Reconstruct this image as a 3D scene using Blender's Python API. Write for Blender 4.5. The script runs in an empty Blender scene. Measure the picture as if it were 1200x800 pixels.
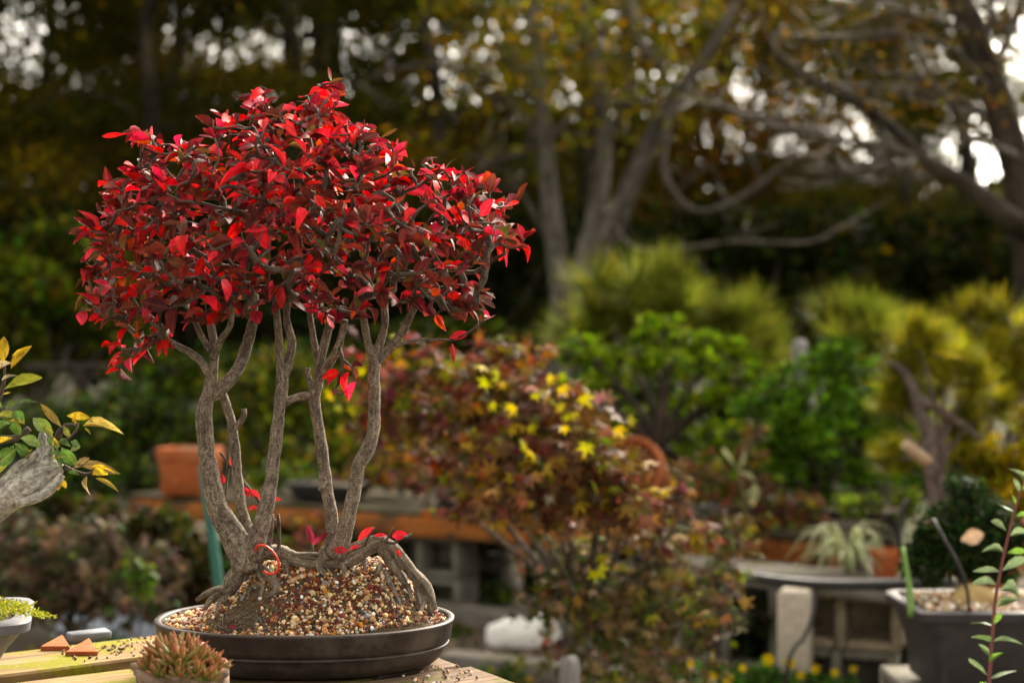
import bpy, math, random
import numpy as np
from mathutils import Vector, Matrix, noise as mn

random.seed(7)
rng = np.random.default_rng(7)
R = math.radians
scene = bpy.context.scene
COL = scene.collection

# ------------------------------------------------------------------ camera
H = 1.2                     # camera height in metres
F = 50 / 36 * 1200          # focal length in photo pixels
cam_d = bpy.data.cameras.new('camera')
cam_d.lens = 50
cam_d.sensor_width = 36
cam_d.clip_start = 0.05
cam_d.clip_end = 1500
cam_d.dof.use_dof = True
cam_d.dof.focus_distance = 1.88
cam_d.dof.aperture_fstop = 3.0
cam_d.dof.aperture_blades = 0
cam = bpy.data.objects.new('camera', cam_d)
cam.location = (0, 0, H)
cam.rotation_euler = (R(90), 0, 0)
COL.objects.link(cam)
scene.camera = cam

# ------------------------------------------------------------------ sky and sun
SUN_EL, SUN_AZ = 33.0, 24.0      # azimuth clockwise from +Y: beyond the wood, to the right
world = bpy.data.worlds.new('World')
scene.world = world
world.use_nodes = True
wn, wl = world.node_tree.nodes, world.node_tree.links
wn.clear()
sky = wn.new('ShaderNodeTexSky')
sky.sky_type = 'NISHITA'
sky.sun_disc = False
sky.sun_elevation = R(SUN_EL)
sky.sun_rotation = R(SUN_AZ)
sky.dust_density = 8.0
sky.air_density = 1.0
hs = wn.new('ShaderNodeHueSaturation')
hs.inputs['Saturation'].default_value = 0.06
bg = wn.new('ShaderNodeBackground')
bg.inputs['Strength'].default_value = 0.15
wo = wn.new('ShaderNodeOutputWorld')
wl.new(sky.outputs[0], hs.inputs['Color'])
tint = wn.new('ShaderNodeMix'); tint.data_type = 'RGBA'; tint.blend_type = 'MULTIPLY'; tint.inputs[0].default_value = 1.0
tint.inputs[7].default_value = (1.0, 0.93, 0.8, 1)      # pale warm late-afternoon cloud
wl.new(hs.outputs[0], tint.inputs[6])
wl.new(tint.outputs[2], bg.inputs[0])
wl.new(bg.outputs[0], wo.inputs[0])

sun_d = bpy.data.lights.new('sun', 'SUN')
sun_d.energy = 1.9
sun_d.angle = R(28)
sun_d.color = (1.0, 0.88, 0.72)
sun = bpy.data.objects.new('sun', sun_d)
az, el = R(SUN_AZ), R(SUN_EL)
sdir = Vector((math.sin(az) * math.cos(el), math.cos(az) * math.cos(el), math.sin(el)))
sun.rotation_euler = sdir.to_track_quat('Z', 'Y').to_euler()
sun.location = sdir * 30
COL.objects.link(sun)

vs = scene.view_settings
vs.view_transform = 'Standard'
vs.look = 'None'
vs.gamma = 1.0
vs.use_curve_mapping = False
vs.exposure = 1.98
scene.render.engine = 'CYCLES'
scene.cycles.use_denoising = True
scene.cycles.max_bounces = 8
scene.cycles.transparent_max_bounces = 4

# ------------------------------------------------------------------ helpers
def P(x, y, Y):
    """photo pixel (1200x800) at distance Y -> world point"""
    return np.array([(x - 600) / F * Y, Y, H - (y - 400) / F * Y])

def PX(n, Y):
    return n / F * Y

def nrm(a):
    a = np.asarray(a, float)
    return a / np.maximum(np.linalg.norm(a, axis=-1, keepdims=True), 1e-9)

def rvec(n):
    return nrm(rng.normal(size=(n, 3)))

class MB:
    """collects shapes; build() links them as ONE mesh object"""
    def __init__(s):
        s.v, s.f, s.c, s.a, s.n = [], [], [], [], 0
    def add(s, v, f, col=(0.5, 0.5, 0.5), att=None):
        v = np.asarray(v, float).reshape(-1, 3)
        k = len(v)
        col = np.asarray(col, float)
        if col.ndim == 1:
            col = np.tile(col, (k, 1))
        s.v.append(v); s.c.append(col)
        s.a.append(v if att is None else np.asarray(att, float))
        if isinstance(f, np.ndarray):
            s.f.append(f + s.n)
        else:
            d = {}
            for q in f:
                d.setdefault(len(q), []).append(q)
            for q in d.values():
                s.f.append(np.asarray(q, int) + s.n)
        s.n += k
        return s
    def tube(s, pts, rad, n=8, col=(0.5, 0.5, 0.5), step=None, lump=0.0, cap=True, flat=None):
        pts = np.asarray(pts, float); rad = np.asarray(rad, float)
        if rad.ndim == 0:
            rad = np.full(len(pts), float(rad))
        if step:
            pts, rad = spline(pts, rad, step)
        m = len(pts)
        t = np.gradient(pts, axis=0)
        t = nrm(t)
        ref = np.array([0.0, 1.0, 0.0]) if abs(t[0][1]) < 0.8 else np.array([1.0, 0, 0])
        u = nrm(np.cross(t[0], ref))
        L = np.concatenate([[0], np.cumsum(np.linalg.norm(np.diff(pts, axis=0), axis=1))])
        ang = np.arange(n) / n * 2 * math.pi
        V = []; A = []
        ph = random.random() * 50
        for i in range(m):
            u = nrm(u - np.dot(u, t[i]) * t[i])
            w = np.cross(t[i], u)
            r = rad[i]
            ca, sa = np.cos(ang), np.sin(ang)
            rr = np.full(n, r)
            if lump:
                for j in range(n):
                    rr[j] *= 1 + lump * (mn.noise((ca[j] * 1.1 + ph, sa[j] * 1.1, L[i] / max(rad.mean() * 2.2, 1e-4))) + 0.5 * mn.noise((ca[j] * 2.5, sa[j] * 2.5 + ph, L[i] / max(rad.mean() * 0.8, 1e-4))))
            V.append(pts[i] + (ca * rr)[:, None] * u + (sa * rr)[:, None] * w)
            A.append(np.stack([ca * rad.mean() + ph, sa * rad.mean(), np.full(n, L[i])], 1))
        V = np.concatenate(V); A = np.concatenate(A)
        f = []
        i = np.arange(m - 1)[:, None] * n; j = np.arange(n)[None, :]; k = (j + 1) % n
        quads = np.stack([i + j, i + k, i + n + k, i + n + j], -1).reshape(-1, 4)
        base = s.n
        s.add(V, quads, col, A)
        if cap:
            s.f.append(np.array([list(range(n))[::-1]]) + base)
            s.f.append(np.array([list(range((m - 1) * n, m * n))]) + base)
        return s
    def box(s, c, size, rot=None, col=(0.5, 0.5, 0.5), bev=0.0):
        x, y, z = np.asarray(size) / 2
        b = min(bev, x * .9, y * .9, z * .9)
        if b <= 0:
            v = np.array([[i, j, k] for i in (-x, x) for j in (-y, y) for k in (-z, z)])
            f = [(0, 1, 3, 2), (4, 6, 7, 5), (0, 4, 5, 1), (2, 3, 7, 6), (0, 2, 6, 4), (1, 5, 7, 3)]
        else:
            v = []; idx = {}
            for i in (-1, 1):
                for j in (-1, 1):
                    for k in (-1, 1):
                        for ax in range(3):
                            p = [i * x, j * y, k * z]
                            for q in range(3):
                                if q != ax:
                                    p[q] -= (i, j, k)[q] * b
                            idx[(i, j, k, ax)] = len(v); v.append(p)
            f = []
            S = [(-1, -1), (1, -1), (1, 1), (-1, 1)]
            for ax in range(3):
                for sg in (-1, 1):
                    q = []
                    for (a1, a2) in S:
                        key = [0, 0, 0]; key[ax] = sg; key[(ax + 1) % 3] = a1; key[(ax + 2) % 3] = a2
                        q.append(idx[tuple(key) + (ax,)])
                    f.append(tuple(q) if sg > 0 else tuple(q[::-1]))
            for ax in range(3):
                b1, b2 = (ax + 1) % 3, (ax + 2) % 3
                for s1 in (-1, 1):
                    for s2 in (-1, 1):
                        q = []
                        for e, fa in ((-1, b1), (1, b1), (1, b2), (-1, b2)):
                            key = [0, 0, 0]; key[ax] = e; key[b1] = s1; key[b2] = s2
                            q.append(idx[tuple(key) + (fa,)])
                        f.append(tuple(q) if s1 * s2 < 0 else tuple(q[::-1]))
            for i in (-1, 1):
                for j in (-1, 1):
                    for k in (-1, 1):
                        q = (idx[(i, j, k, 0)], idx[(i, j, k, 1)], idx[(i, j, k, 2)])
                        f.append(q if i * j * k > 0 else q[::-1])
            v = np.array(v)
        att = v.copy()
        if rot is not None:
            v = v @ np.asarray(rot).T
        s.add(v + np.asarray(c), f, col, att + rng.uniform(0, 40, 3))
        return s
    def rings(s, rings, col=(0.5, 0.5, 0.5), close=False, caps=(False, False)):
        m, n = len(rings), len(rings[0])
        V = np.concatenate(rings)
        i = np.arange(m - 1)[:, None] * n; j = np.arange(n)[None, :]; k = (j + 1) % n
        q = np.stack([i + j, i + k, i + n + k, i + n + j], -1).reshape(-1, 4)
        base = s.n
        s.add(V, q, col)
        if caps[0]:
            s.f.append(np.array([list(range(n))[::-1]]) + base)
        if caps[1]:
            s.f.append(np.array([list(range((m - 1) * n, m * n))]) + base)
        return s
    def leaves(s, T, pos, axis, normal, length, width, col, col2=None):
        """instances of a leaf template; width is relative to length"""
        tv, tf = T
        pos = np.asarray(pos, float); N = len(pos)
        if N == 0:
            return s
        ax = nrm(axis); nz = nrm(normal - (normal * ax).sum(1, keepdims=True) * ax); sx = np.cross(ax, nz)
        ln = np.broadcast_to(np.asarray(length, float), (N,)); wd = np.broadcast_to(np.asarray(width, float), (N,))
        V = (pos[:, None, :] + ln[:, None, None] * (tv[None, :, 0:1] * wd[:, None, None] * sx[:, None, :]
             + tv[None, :, 1:2] * ax[:, None, :] + tv[None, :, 2:3] * nz[:, None, :]))
        k = len(tv)
        col = np.asarray(col, float)
        if col.ndim == 1:
            col = np.tile(col, (N, 1))
        if col2 is None:
            C = np.repeat(col, k, 0)
        else:
            col2 = np.asarray(col2, float)
            if col2.ndim == 1:
                col2 = np.tile(col2, (N, 1))
            t = np.clip(tv[:, 1], 0, 1)[None, :, None] ** 1.5
            C = (col[:, None, :] * (1 - t) + col2[:, None, :] * t).reshape(-1, 3)
        d = {}
        for q in tf:
            d.setdefault(len(q), []).append(q)
        base = s.n
        A = np.repeat(tv[None], N, 0).copy(); A[:, :, 0] *= wd[:, None]; A[:, :, 2] += rng.uniform(0, 60, (N, 1))
        s.v.append(V.reshape(-1, 3)); s.c.append(C); s.a.append(A.reshape(-1, 3)); s.n += N * k
        off = (np.arange(N) * k)[:, None, None]
        for q in d.values():
            s.f.append((np.asarray(q)[None] + off).reshape(-1, len(q[0])) + base)
        return s
    def mesh(s, name, origin=(0, 0, 0), smooth=True):
        v = np.concatenate(s.v) - np.asarray(origin); c = np.concatenate(s.c); a = np.concatenate(s.a)
        me = bpy.data.meshes.new(name)
        nl = sum(f.size for f in s.f); nf = sum(len(f) for f in s.f)
        me.vertices.add(len(v)); me.vertices.foreach_set('co', v.astype(np.float32).ravel())
        me.loops.add(nl); me.loops.foreach_set('vertex_index', np.concatenate([f.ravel() for f in s.f]).astype(np.int32))
        me.polygons.add(nf)
        tot = np.concatenate([np.full(len(f), f.shape[1]) for f in s.f])
        st = np.concatenate([[0], np.cumsum(tot)[:-1]])
        me.polygons.foreach_set('loop_start', st.astype(np.int32))
        me.polygons.foreach_set('use_smooth', np.full(nf, smooth))
        at = me.attributes.new('Col', 'FLOAT_COLOR', 'POINT')
        at.data.foreach_set('color', np.concatenate([c, np.ones((len(c), 1))], 1).astype(np.float32).ravel())
        at = me.attributes.new('uvw', 'FLOAT_VECTOR', 'POINT')
        at.data.foreach_set('vector', a.astype(np.float32).ravel())
        me.update(calc_edges=True)
        return me
    def build(s, name, mat, parent=None, smooth=True, sharp=None):
        o = wloc(parent)
        me = s.mesh(name, o, smooth)
        me.materials.append(mat)
        if sharp:
            me.set_sharp_from_angle(angle=R(sharp))
        ob = bpy.data.objects.new(name, me)
        COL.objects.link(ob)
        if parent is not None:
            ob.parent = parent
        return ob

def wloc(o):
    l = np.zeros(3)
    while o is not None:
        l += np.array(o.location); o = o.parent
    return l

def spline(pts, rad, step):
    pts = np.asarray(pts, float); rad = np.asarray(rad, float)
    p = np.vstack([2 * pts[0] - pts[1], pts, 2 * pts[-1] - pts[-2]])
    r = np.concatenate([[rad[0]], rad, [rad[-1]]])
    op, orr = [], []
    for i in range(1, len(p) - 2):
        k = max(1, int(np.linalg.norm(p[i + 1] - p[i]) / step))
        for j in range(k):
            t = j / k
            a = 0.5 * ((2 * p[i]) + (-p[i - 1] + p[i + 1]) * t + (2 * p[i - 1] - 5 * p[i] + 4 * p[i + 1] - p[i + 2]) * t * t + (-p[i - 1] + 3 * p[i] - 3 * p[i + 1] + p[i + 2]) * t ** 3)
            op.append(a); orr.append(r[i] * (1 - t) + r[i + 1] * t)
    op.append(pts[-1]); orr.append(rad[-1])
    return np.array(op), np.array(orr)

def tag(o, label, cat, group=None, kind=None):
    o['label'] = label
    o['category'] = cat
    if group: o['group'] = group
    if kind: o['kind'] = kind
    return o

def thing(name, label, cat, loc=(0, 0, 0), group=None):
    o = bpy.data.objects.new(name, None)
    o.location = tuple(loc); o.empty_display_size = 0.05
    COL.objects.link(o)
    return tag(o, label, cat, group)

def struct(o):
    o['kind'] = 'structure'
    return o

def stuff(o):
    o['kind'] = 'stuff'
    return o

def palette(n, pal, jit=0.25):
    w = np.array([p[1] for p in pal], float); w /= w.sum()
    i = rng.choice(len(pal), n, p=w)
    c = np.array([p[0] for p in pal])[i]
    c = c * np.exp(rng.normal(0, jit, (n, 1))) * np.exp(rng.normal(0, jit * .35, (n, 3)))
    g = c.mean(1, keepdims=True)
    return np.clip(g + (c - g) * 1.2, .002, .9)

def rotz(a):
    c, s = math.cos(a), math.sin(a)
    return np.array([[c, -s, 0], [s, c, 0], [0, 0, 1]])

def copy_tree(o, loc, rz=0.0, sc=1.0, **props):
    c = o.copy(); COL.objects.link(c)
    c.location = tuple(loc); c.rotation_euler = (0, 0, rz); c.scale = (sc, sc, sc)
    for k, v in props.items():
        c[k] = v
    for ch in o.children:
        d = ch.copy(); COL.objects.link(d); d.parent = c
    return c

# ------------------------------------------------------------------ leaf templates
def T_leaf(curl=0.15, fold=0.15, twist=0.0, tipw=0.3):
    rows = [(0, .03), (.12, .42), (.34, .94), (.56, 1.0), (.78, .66), (.92, tipw), (1.0, .02)]
    v = []
    for t, w in rows:
        z = -curl * t * t
        for sgn in (-1, 0, 1):
            v.append((sgn * w * .5, t, z + fold * w * abs(sgn) + twist * sgn * w * t))
    f = []
    for i in range(len(rows) - 1):
        for j in range(2):
            a = i * 3 + j
            f.append((a, a + 1, a + 4, a + 3))
    return np.array(v, float), f
LEAF_T = [T_leaf(c, f, t) for c in (-.15, .15, .55) for f in (.04, .18, .34) for t in (-.22, .12)]
T_DIA = (np.array([(0, 0, 0), (.5, .45, .1), (0, 1, -.05), (-.5, .45, .1)]), [(0, 1, 2, 3)])
T_NEEDLE = (np.array([(-.5, 0, 0), (.5, 0, 0), (0, 1, 0)]), [(0, 1, 2)])
def T_maple():
    ang = [-150, -100, -55, 0, 55, 100, 150]; ln = [.38, .72, .92, 1.0, .92, .72, .38]
    c = np.array([0, .42]); v = [(c[0], c[1], .05)]
    out = []
    for i, (a, l) in enumerate(zip(ang, ln)):
        if i:
            am = R((ang[i - 1] + a) / 2); out.append((c[0] + .2 * math.sin(am), c[1] + .2 * math.cos(am), .02))
        a = R(a)
        for da, k in ((-9, .62), (0, 1), (9, .62)):
            aa = a + R(da); out.append((c[0] + .6 * l * k * math.sin(aa), c[1] + .6 * l * k * math.cos(aa), -.14 * l * k))
    v += out; n = len(out)
    f = [(0, i + 1, i + 2) for i in range(n - 1)]
    return np.array(v, float), f
T_MAPLE = T_maple()
def T_spindle(curl=.1):
    rows = [(0, .35), (.25, .85), (.5, 1.0), (.75, .75), (.92, .3), (1, .02)]
    v = []
    for t, w in rows:
        for a in (0, 72, 144, 216, 288):
            v.append((math.cos(R(a)) * w * .5, t, math.sin(R(a)) * w * .11 + curl * t * t))
    f = []
    for i in range(5):
        for j in range(5):
            k = (j + 1) % 5
            f.append((i * 5 + j, i * 5 + k, i * 5 + 5 + k, i * 5 + 5 + j))
    return np.array(v, float), f

# ------------------------------------------------------------------ materials
def newmat(name):
    m = bpy.data.materials.new(name)
    m.use_nodes = True
    nt = m.node_tree
    return m, nt, nt.nodes['Principled BSDF'], nt.nodes['Material Output']

def N(nt, t, **kw):
    n = nt.nodes.new(t)
    for k, v in kw.items():
        if k in n.inputs: n.inputs[k].default_value = v
        else: setattr(n, k, v)
    return n

def attr(nt, name):
    return N(nt, 'ShaderNodeAttribute', attribute_name=name)

def mixc(nt, fac, a, b, mode='MIX'):
    m = nt.nodes.new('ShaderNodeMix'); m.data_type = 'RGBA'; m.blend_type = mode
    for s, x in ((m.inputs[0], fac), (m.inputs[6], a), (m.inputs[7], b)):
        if isinstance(x, bpy.types.NodeSocket): nt.links.new(x, s)
        elif isinstance(x, (int, float)): s.default_value = x
        else: s.default_value = (*x, 1)
    return m.outputs[2]

def ramp(nt, fac, stops):
    r = nt.nodes.new('ShaderNodeValToRGB')
    e = r.color_ramp.elements
    while len(e) < len(stops): e.new(0.5)
    for i, (p, c) in enumerate(stops):
        e[i].position = p
        e[i].color = (c, c, c, 1) if isinstance(c, (int, float)) else (*c, 1)
    nt.links.new(fac, r.inputs[0])
    return r.outputs[0]

def noisen(nt, vec, scale, detail=4, rough=.55, mul=None):
    if mul is not None:
        mp = nt.nodes.new('ShaderNodeMapping'); mp.inputs['Scale'].default_value = mul
        nt.links.new(vec, mp.inputs[0]); vec = mp.outputs[0]
    n = nt.nodes.new('ShaderNodeTexNoise')
    n.inputs['Scale'].default_value = scale; n.inputs['Detail'].default_value = detail; n.inputs['Roughness'].default_value = rough
    nt.links.new(vec, n.inputs['Vector'])
    return n.outputs[0]

def bump(nt, h, strength, dist, bsdf):
    b = nt.nodes.new('ShaderNodeBump'); b.inputs['Strength'].default_value = strength; b.inputs['Distance'].default_value = dist
    nt.links.new(h, b.inputs['Height']); nt.links.new(b.outputs[0], bsdf.inputs['Normal'])

def leafmat(name, rough=.42, transl=.3, spec=.5, nscale=4, var=.35, tgain=1.3, rib=None, spots=None, world=False):
    """noise runs in each leaf's own coordinates (x across, y along), or in the object's for far foliage"""
    m, nt, b, out = newmat(name)
    a = attr(nt, 'Col')
    vec = nt.nodes.new('ShaderNodeTexCoord').outputs['Object'] if world else attr(nt, 'uvw').outputs['Vector']
    n = noisen(nt, vec, nscale, 4, .6)
    f = ramp(nt, n, [(.3, 1 - var), (.7, 1 + var)])
    c = mixc(nt, 1.0, a.outputs['Color'], f, 'MULTIPLY')
    if spots:
        n2 = noisen(nt, vec, nscale * 1.7, 5, .65)
        c = mixc(nt, ramp(nt, n2, [(.56, 0), (.64, .9)]), c, spots)
    if rib:
        sp = nt.nodes.new('ShaderNodeSeparateXYZ'); nt.links.new(vec, sp.inputs[0])
        ab = N(nt, 'ShaderNodeMath', operation='ABSOLUTE'); nt.links.new(sp.outputs[0], ab.inputs[0])
        c = mixc(nt, ramp(nt, ab.outputs[0], [(.008, .55), (.03, 0)]), c, rib)
    nt.links.new(c, b.inputs['Base Color'])
    b.inputs['Roughness'].default_value = rough
    b.inputs['Specular IOR Level'].default_value = spec
    if not world:
        bump(nt, n, .25, .004, b)
    tr = nt.nodes.new('ShaderNodeBsdfTranslucent')
    tc = mixc(nt, 1.0, c, (tgain, tgain, tgain * .8), 'MULTIPLY')
    nt.links.new(tc, tr.inputs[0])
    mx = nt.nodes.new('ShaderNodeMixShader'); mx.inputs[0].default_value = transl
    nt.links.new(b.outputs[0], mx.inputs[1]); nt.links.new(tr.outputs[0], mx.inputs[2])
    nt.links.new(mx.outputs[0], out.inputs[0])
    return m

def barkmat(name, dark, mid, light, scale=60, stretch=.12, bstr=.6, bdist=.002, rough=.85, patch=None):
    m, nt, b, out = newmat(name)
    a = attr(nt, 'uvw').outputs['Vector']
    n1 = noisen(nt, a, scale, 7, .7, (1, 1, stretch))
    n2 = noisen(nt, a, scale * 1.6, 5, .65, (1, 1, .8))
    n3 = noisen(nt, a, scale * .17, 4, .6, (1, 1, .5))
    c = ramp(nt, n1, [(.32, dark), (.5, mid), (.7, light)])
    k = ramp(nt, n2, [(.38, .45), (.56, 1.08), (.7, 1.25)])
    c = mixc(nt, 1.0, c, k, 'MULTIPLY')
    c = mixc(nt, 1.0, c, ramp(nt, n3, [(.32, .5), (.5, 1.0), (.68, 1.3)]), 'MULTIPLY')
    if patch:
        c = mixc(nt, ramp(nt, n3, [(.52, 0), (.62, .6)]), c, patch)
    nt.links.new(c, b.inputs['Base Color'])
    b.inputs['Roughness'].default_value = rough
    b.inputs['Specular IOR Level'].default_value = .2
    h = mixc(nt, .5, n1, n2)
    bump(nt, h, bstr, bdist, b)
    return m

def woodmat(name, c1, c2, rough=.8, axis=(.06, 1, 1), scale=40, moss=None, mossamt=.5, bstr=.4):
    m, nt, b, out = newmat(name)
    a = attr(nt, 'uvw').outputs['Vector']
    n1 = noisen(nt, a, scale, 6, .6, axis)
    n2 = noisen(nt, a, 9, 5, .6)
    c = ramp(nt, n1, [(.32, c1), (.66, c2)])
    c = mixc(nt, ramp(nt, n2, [(.35, .0), (.75, .45)]), c, tuple(x * .45 for x in c1))
    if moss:
        n3 = noisen(nt, a, 14, 6, .7, (.55, 1, 1)); n4 = noisen(nt, a, 160, 3)
        mc = ramp(nt, n4, [(.3, tuple(x * .5 for x in moss)), (.7, moss)])
        c = mixc(nt, ramp(nt, n3, [(.58 - mossamt * .25, 0), (.66 - mossamt * .2, .9)]), c, mc)
    nt.links.new(c, b.inputs['Base Color'])
    b.inputs['Roughness'].default_value = rough
    b.inputs['Specular IOR Level'].default_value = .1
    bump(nt, n1, bstr, .002, b)
    return m

def plainmat(name, c, c2=None, rough=.6, scale=30, bstr=.15, bdist=.002, spec=.5, att='uvw', stain=None, metal=0):
    m, nt, b, out = newmat(name)
    a = attr(nt, att).outputs['Vector']
    n1 = noisen(nt, a, scale, 6, .6)
    c2 = c2 or tuple(x * .65 for x in c)
    cc = ramp(nt, n1, [(.35, c2), (.65, c)])
    if stain:
        n2 = noisen(nt, a, scale * .3, 6, .7)
        cc = mixc(nt, ramp(nt, n2, [(.5, 0), (.68, .75)]), cc, stain)
    nt.links.new(cc, b.inputs['Base Color'])
    r = ramp(nt, n1, [(.3, max(rough - .08, 0)), (.7, min(rough + .1, 1))])
    nt.links.new(r, b.inputs['Roughness'])
    b.inputs['Specular IOR Level'].default_value = spec
    b.inputs['Metallic'].default_value = metal
    bump(nt, n1, bstr, bdist, b)
    return m

def vcolmat(name, rough=.8, nscale=400, var=.25, spec=.3, bstr=.3):
    m, nt, b, out = newmat(name)
    a = attr(nt, 'Col')
    n = noisen(nt, attr(nt, 'uvw').outputs['Vector'], nscale, 3)
    c = mixc(nt, 1.0, a.outputs['Color'], ramp(nt, n, [(.3, 1 - var), (.7, 1 + var)]), 'MULTIPLY')
    nt.links.new(c, b.inputs['Base Color'])
    b.inputs['Roughness'].default_value = rough
    b.inputs['Specular IOR Level'].default_value = spec
    bump(nt, n, bstr, .0006, b)
    return m

M = {}
M['red_leaf'] = leafmat('red_leaf', .55, .24, .18, 3, .4, 1.3, rib=(.3, .1, .05))
M['leaf'] = leafmat('leaf', .55, .22, .15, 3, .4)
M['far_leaf'] = leafmat('far_leaf', .75, .2, .04, 1.2, .5, 1.1, world=True)
M['needle'] = leafmat('needle', .55, .25, .2, 2, .3)
M['succulent'] = leafmat('succulent', .4, .08, .4, 3, .25)
M['bonsai_bark'] = barkmat('bonsai_bark', (.06, .044, .033), (.21, .165, .128), (.38, .32, .26), 300, .38, .9, .0026)
M['root_bark'] = barkmat('root_bark', (.05, .037, .025), (.2, .16, .12), (.4, .35, .28), 300, .2, .9, .0035)
M['twig'] = barkmat('twig', (.035, .025, .02), (.11, .082, .065), (.24, .2, .165), 500, .2, .6, .001)
M['deadwood'] = barkmat('deadwood', (.2, .175, .15), (.46, .43, .39), (.66, .63, .58), 110, .1, .9, .005, .85)
M['grey_bark'] = barkmat('grey_bark', (.055, .046, .04), (.135, .118, .104), (.23, .2, .18), 9, .3, .6, .02, .9, (.08, .085, .05))
M['dark_bark'] = barkmat('dark_bark', (.02, .016, .012), (.05, .04, .03), (.1, .08, .065), 7, .2, .7, .03, .9)
M['branch_bark'] = barkmat('branch_bark', (.035, .028, .02), (.09, .074, .06), (.19, .165, .135), 30, .25, .6, .01, .9)
M['pine_bark'] = barkmat('pine_bark', (.05, .035, .03), (.15, .115, .1), (.28, .23, .2), 90, .4, .9, .01, .9)
M['pot_glaze'] = plainmat('pot_glaze', (.048, .034, .029), (.03, .021, .018), .5, 60, .12, .001, .3, stain=(.1, .082, .07))
M['grey_plastic'] = plainmat('grey_plastic', (.13, .13, .15), (.1, .1, .115), .5, 50, .08, .001, .4)
M['black_plastic'] = plainmat('black_plastic', (.02, .019, .021), (.03, .028, .03), .42, 40, .1, .001, .45, stain=(.05, .045, .045))
M['dark_pot'] = plainmat('dark_pot', (.045, .036, .04), (.03, .024, .028), .55, 25, .12, .002, .4)
M['terracotta'] = plainmat('terracotta', (.46, .125, .035), (.32, .075, .022), .75, 40, .2, .001, .25, stain=(.42, .18, .085))
M['soil'] = plainmat('soil', (.11, .075, .045), (.045, .03, .018), .95, 130, .8, .004, .15, stain=(.16, .115, .06))
M['pebble'] = vcolmat('pebble', .75, 500, .22, .3)
M['mossy_wood'] = woodmat('mossy_wood', (.16, .1, .05), (.42, .29, .15), .85, (.05, 1, 1), 70, (.24, .235, .012), .5)
M['weathered_wood'] = woodmat('weathered_wood', (.1, .068, .045), (.25, .175, .125), .85, (.05, 1, 1), 80, (.12, .12, .025), .25)
M['dark_wood'] = woodmat('dark_wood', (.04, .03, .022), (.11, .085, .06), .85, (.05, 1, 1), 50, (.06, .07, .02), .3)
M['grey_wood'] = woodmat('grey_wood', (.09, .08, .07), (.24, .215, .19), .9, (.06, 1, 1), 50, (.12, .13, .04), .2)
M['post_wood'] = woodmat('post_wood', (.12, .11, .11), (.34, .32, .32), .9, (1, 1, .06), 60)
M['orange_wood'] = woodmat('orange_wood', (.26, .08, .018), (.44, .16, .04), .85, (.05, 1, 1), 40, (.11, .075, .04), .42)
M['concrete'] = plainmat('concrete', (.22, .2, .17), (.14, .13, .11), .95, 40, .5, .004, .2, stain=(.1, .095, .06))
M['pale_concrete'] = plainmat('pale_concrete', (.55, .48, .4), (.42, .37, .31), .95, 35, .5, .004, .2)
M['clay'] = plainmat('clay', (.36, .25, .18), (.15, .1, .07), .9, 60, .9, .006, .2, stain=(.14, .1, .08))
M['stone_white'] = plainmat('stone_white', (.86, .85, .83), (.7, .69, .67), .8, 20, .4, .01, .3)
M['slate'] = plainmat('slate', (.16, .17, .2), (.1, .11, .13), .7, 60, .4, .002)
M['green_metal'] = plainmat('green_metal', (.02, .13, .1), (.015, .1, .08), .45, 40, .1, .001)
M['red_wire'] = plainmat('red_wire', (.72, .05, .015), (.6, .03, .01), .4, 100, .05, .0005)
M['blue_sack'] = plainmat('blue_sack', (.5, .56, .66), (.36, .42, .55), .4, 15, .6, .02)
M['spotted'] = leafmat('spotted', .42, .25, .4, 2.6, .5, 1.3, rib=(.4, .38, .1), spots=(.1, .04, .012))

# ------------------------------------------------------------------ ground
def ground():
    m, nt, b, out = newmat('ground')
    g = N(nt, 'ShaderNodeTexCoord').outputs['Object']
    n1 = noisen(nt, g, .9, 6, .6); n2 = noisen(nt, g, 26, 5, .7)
    c = ramp(nt, n2, [(.3, (.025, .018, .011)), (.5, (.06, .044, .028)), (.7, (.12, .09, .06))])
    c = mixc(nt, ramp(nt, n1, [(.45, 0), (.58, .85)]), c, (.05, .07, .02))
    nt.links.new(c, b.inputs['Base Color']); b.inputs['Roughness'].default_value = .95
    bump(nt, n2, .7, .02, b)
    xs = np.concatenate([[-600, -200, -80], np.linspace(-40, 40, 41), [80, 200, 600]])
    ys = np.concatenate([[-200, -60, -20], np.linspace(-8, 72, 41), [120, 300, 900]])
    X, Yg = np.meshgrid(xs, ys)
    Z = np.array([[0 if y < 9 else .06 * mn.noise((x * .3, y * .3, 0)) + max(0, y - 24) * .03 for x in xs] for y in ys])
    Z = np.minimum(Z, 1.6)
    v = np.stack([X, Yg, Z], -1).reshape(-1, 3)
    nx, ny = len(xs), len(ys)
    f = [(j * nx + i, j * nx + i + 1, (j + 1) * nx + i + 1, (j + 1) * nx + i) for j in range(ny - 1) for i in range(nx - 1)]
    return struct(MB().add(v, f).build('ground', m))
ground()

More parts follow.
